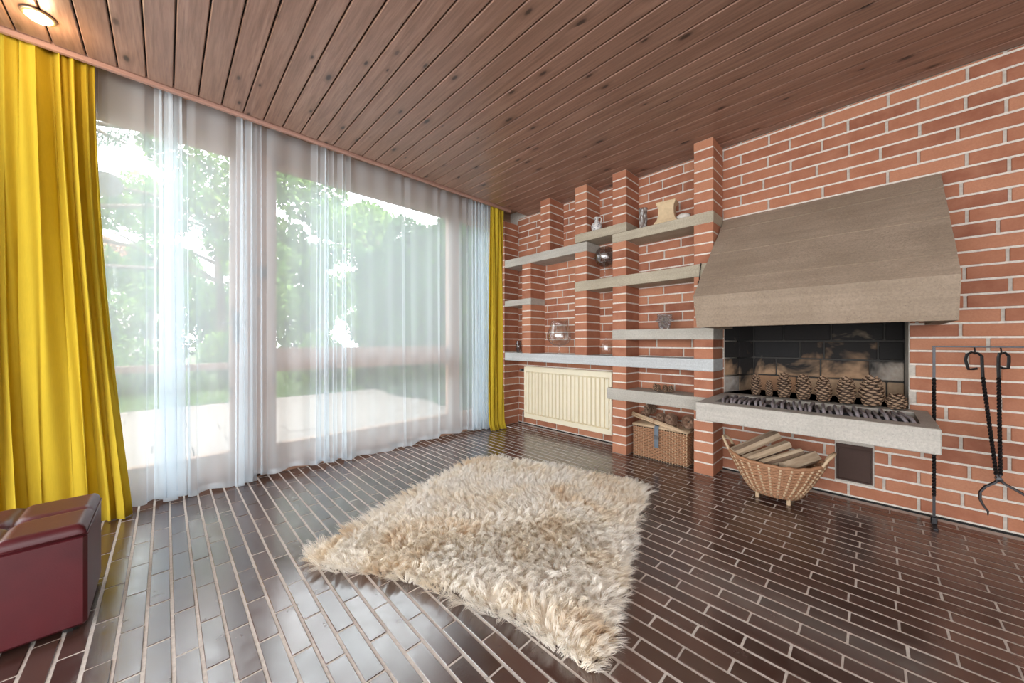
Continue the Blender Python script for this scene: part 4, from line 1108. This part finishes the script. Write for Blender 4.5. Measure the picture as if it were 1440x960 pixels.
# grass blades
rs = np.random.RandomState(8); NG = 26000
gx = rs.uniform(-9, 9, NG); gy = 8.45 + 9 * rs.uniform(0, 1, NG) ** 1.5; hh_ = rs.uniform(.06, .16, NG); an = rs.uniform(0, 2 * PI, NG); w_ = rs.uniform(.006, .013, NG)
V = np.empty((NG * 3, 3)); le = rs.normal(0, .05, (NG, 2))
V[0::3] = np.stack([gx - w_ * np.cos(an), gy - w_ * np.sin(an), np.full(NG, GZ - .03)], 1); V[1::3] = np.stack([gx + w_ * np.cos(an), gy + w_ * np.sin(an), np.full(NG, GZ - .03)], 1)
V[2::3] = np.stack([gx + le[:, 0], gy + le[:, 1], GZ - .03 + hh_], 1)
go = np_mesh('grass', V, np.arange(NG * 3).reshape(-1, 3), M['grass'], lawn); tag(go, kind='stuff')
def leaves_mesh(centers, radii, count, size, seed, squash=.8, surf=.5):
    rg = np.random.RandomState(seed); tot = sum(r ** 2 for r in radii); V = []; 
    for c_, r in zip(centers, radii):
        k = max(20, int(count * r * r / tot)); d = rg.normal(0, 1, (k, 3)); d /= np.linalg.norm(d, axis=1, keepdims=True)
        rad = r * (surf + (1 - surf) * rg.uniform(0, 1, (k, 1)) ** .6); p = np.array(c_) + d * rad * np.array([1, 1, squash])
        a = rg.normal(0, 1, (k, 3)); a /= np.linalg.norm(a, axis=1, keepdims=True); b_ = np.cross(a, rg.normal(0, 1, (k, 3))); b_ /= np.linalg.norm(b_, axis=1, keepdims=True)
        s_ = size * rg.uniform(.6, 1.3, (k, 1))
        V.append(np.stack([p - a * s_, p + b_ * s_ * .5, p + a * s_, p - b_ * s_ * .5], 1).reshape(-1, 3))
    V = np.concatenate(V); return V, np.arange(len(V)).reshape(-1, 4)
def tree(label, x, y, h, crown, count, seed, mat, size=.09, cat='tree', group='garden trees'):
    rg = random.Random(seed); t_ = empty('garden_tree', (x, y, GZ - .03)); tag(t_, label, cat, group)
    b = MB(); pts = [(0, 0, 0)]; 
    for k in range(1, 6): pts.append((rg.uniform(-.12, .12) * k * .4, rg.uniform(-.12, .12) * k * .4, h * .78 * k / 5))
    b.tube(pts, [.16, .14, .12, .10, .07, .03], 8)
    for k in range(6):
        z = h * rg.uniform(.35, .7); a = rg.uniform(0, 6.28); L = crown * rg.uniform(.6, .95); b.tube([(0, 0, z), (L * .5 * math.cos(a), L * .5 * math.sin(a), z + L * .25), (L * math.cos(a), L * math.sin(a), z + L * .4)], [.06, .04, .015], 6)
    b.build('trunk', M['trunk'], t_, True)
    cs = []; rr = []
    for k in range(16):
        a = rg.uniform(0, 6.28); q = crown * rg.uniform(0, .85); cs.append((q * math.cos(a), q * math.sin(a), h * rg.uniform(.34, .95))); rr.append(crown * rg.uniform(.28, .5))
    V, F = leaves_mesh(cs, rr, count, size, seed); fo = np_mesh('foliage', V, F, mat, t_); tag(fo, kind='stuff'); return t_
def bush(label, x, y, r, h, count, seed, mat, size=.06):
    t_ = empty('garden_bush', (x, y, GZ - .03)); tag(t_, label, 'bush', 'garden bushes'); rg = random.Random(seed)
    b = MB()
    for k in range(5):
        a = rg.uniform(0, 6.28); b.tube([(0, 0, 0), (.3 * r * math.cos(a), .3 * r * math.sin(a), h * .4), (.6 * r * math.cos(a), .6 * r * math.sin(a), h * .7)], [.03, .02, .008], 5)
    tag(b.build('stems', M['trunk'], t_), kind='stuff')
    cs = [(r * rg.uniform(-.6, .6), r * rg.uniform(-.6, .6), h * rg.uniform(.2, .8)) for _ in range(9)]
    V, F = leaves_mesh(cs, [r * rg.uniform(.35, .6) for _ in cs], count, size, seed, h / (2 * r) + .3); fo = np_mesh('foliage', V, F, mat, t_); tag(fo, kind='stuff')
# pine with drooping boughs at the left
tp_ = empty('pine_tree', (-1.35, 9.2, GZ - .03)); tag(tp_, 'dark pine with spreading boughs, left of the patio', 'tree', 'garden trees')
b = MB(); b.tube([(0, 0, 0), (.1, 0, 2.5), (.0, .1, 5), (.05, 0, 8)], [.2, .17, .12, .04], 9)
Vs = []; rg = np.random.RandomState(5)
for k in range(30):
    z = 2.4 + 5.4 * k / 30; a = k * 2.4; L = 2.9 * (1 - (k / 30) * .65)
    p0, p1, p2 = np.array([0, 0, z]), np.array([L * .55 * math.cos(a), L * .55 * math.sin(a), z + .12]), np.array([L * math.cos(a), L * math.sin(a), z - .35])
    b.tube([p0, p1, p2], [.045, .03, .008], 5)
    for j in range(34):
        u = rg.uniform(.2, 1); q = (1 - u) ** 2 * p0 + 2 * u * (1 - u) * p1 + u * u * p2
        for _ in range(9):
            d = rg.normal(0, 1, 3); d[2] -= .5; d /= np.linalg.norm(d); e_ = np.cross(d, [.3, .2, 1]); e_ /= np.linalg.norm(e_) + 1e-6
            l_ = rg.uniform(.14, .30); q2 = q + rg.normal(0, .05, 3); Vs += [q2 - e_ * .006, q2 + e_ * .006, q2 + d * l_]
b.build('trunk', M['trunk'], tp_, True); Vs = np.array(Vs); fo = np_mesh('needles', Vs, np.arange(len(Vs)).reshape(-1, 3), M['pine'], tp_); tag(fo, kind='stuff')
tree('light green leafy tree standing behind the lawn next to the pine', 1.2, 13.4, 6.6, 1.9, 9000, 31, M['leaf'], .10)
tree('tall round leafy tree far behind the lawn', 4.8, 16.2, 8.6, 2.2, 9000, 32, M['leaf'], .13)
tree('broad leafy tree between the pine and the neighbouring house', -2.9, 15.5, 6.4, 2.1, 8000, 33, M['leaf'], .12)
tree('bushy tree filling the gap behind the rounded bush', -.6, 26.0, 9.5, 2.6, 9000, 36, M['leaf'], .12)
tree('slim leafy tree rising above the ivy wall', 4.9, 11.2, 5.6, 1.5, 7000, 34, M['leaf'], .09)
tree('wide leafy tree at the far left end of the garden', -8.6, 13.0, 6.5, 2.8, 7000, 35, M['leaf'], .12)
bush('low bush on the lawn below the light green tree', 1.3, 10.9, .9, 1.5, 4500, 41, M['leaf'])
bush('tall dense bush rising behind the hedge, between two leafy trees', 6.6, 24.5, 2.4, 5.0, 6000, 45, M['leaf'], .08)
bush('rounded bush beside the pine trunk', -.7, 11.2, .9, 1.3, 4500, 42, M['leaf'])
bush('bright bush at the foot of the ivy wall', 2.6, 9.2, .75, 1.3, 4500, 43, M['leaf'])
bush('spreading bush at the far left of the lawn', -3.4, 10.6, 1.1, 1.6, 4500, 44, M['leaf'])
for k_, (hx0, hl0) in enumerate([(-9.5, 'hedge clump at the far left end behind the lawn'), (-5.8, 'hedge clump behind the spreading bush'), (-2.2, 'hedge clump behind the pine'), (1.4, 'hedge clump behind the light green tree'), (5.0, 'hedge clump behind the tall round tree'), (8.8, 'hedge clump beyond the ivy wall')]):
    bush(hl0, hx0, 20.5, 1.75, 3.6, 5000, 60 + k_, M['leaf'], .14)
# ivy covered garden wall on the right
iv = empty('ivy_wall', (3.6, 6.4, GZ - .03)); tag(iv, 'tall garden wall overgrown with ivy, right of the patio', 'wall')
b = MB(); b.cbox(0, .22, -2.9, 2.9, 0, 3.35, .02); b.build('masonry', m_plain('grey_render', (.40, .40, .38), .95, 0, .3, 15, .3), iv)
rg = np.random.RandomState(6); k = 16000
y_ = rg.uniform(-2.9, 2.9, k); z_ = rg.uniform(0, 1, k) * (3.55 + .25 * np.sin(y_ * 2.3)); p = np.stack([-.02 - .16 * rg.uniform(0, 1, k) ** 1.5 * (1 + .6 * np.sin(3 * y_ + 2 * z_)), y_, z_], 1)
a = rg.normal(0, 1, (k, 3)) * np.array([.5, 1, 1]); a /= np.linalg.norm(a, axis=1, keepdims=True); b_ = np.cross(a, rg.normal(0, 1, (k, 3)) * .5 + np.array([1, 0, .4])); b_ /= np.linalg.norm(b_, axis=1, keepdims=True); s_ = rg.uniform(.035, .075, (k, 1))
V = np.stack([p - a * s_, p + b_ * s_ * .7, p + a * s_, p - b_ * s_ * .7], 1).reshape(-1, 3); fo = np_mesh('ivy_leaves', V, np.arange(len(V)).reshape(-1, 4), M['ivy'], iv); tag(fo, kind='stuff')
# neighbouring house far behind
hs = empty('neighbour_house', (-4.2, 34, GZ - .03)); tag(hs, 'pale neighbouring house seen far behind the garden trees', 'house')
b = MB(); b.box(-5, 5, 0, 7, 0, 5.6); b.build('wall', m_plain('pale_render', (.40, .36, .33), .95), hs)
b = MB(); b.prism_y([(-5.5, 5.5), (5.5, 5.5), (0, 8.6)], -.4, 7.4); b.build('roof', m_plain('red_roof_tiles', (.36, .16, .11), .9), hs)
for x in (-3.4, -1.1, 1.2, 3.5):
    for z in (1.2, 3.7):
        b = MB(); b.cbox(x - .6, x + .6, -.06, .02, z, z + 1.3, .02); w = b.build('window', m_plain('white_sash', (.75, .74, .72), .6), hs)
        b = MB(); b.box(x - .5, x + .5, -.075, -.061, z + .1, z + 1.2); b.build('pane', m_plain('dark_pane', (.08, .10, .12), .1), w)
# round thermometer fixed outside the door pane
th = empty('window_thermometer', (-.265, YG + .095, 1.97)); tag(th, 'round dial thermometer fixed outside the patio door glass', 'thermometer')
lathe_obj('dial', [(0, 0), (.07, 0), (.07, .008), (0, .008)], m_plain('pale_dial', (.55, .57, .6), .4), (0, 0, 0), None, None, 28, th).rotation_euler = (-PI / 2, 0, 0)
lathe_obj('rim', [(.066, -.004), (.075, -.004), (.075, .012), (.066, .012)], M['chrome'], (0, 0, 0), None, None, 28, th).rotation_euler = (-PI / 2, 0, 0)
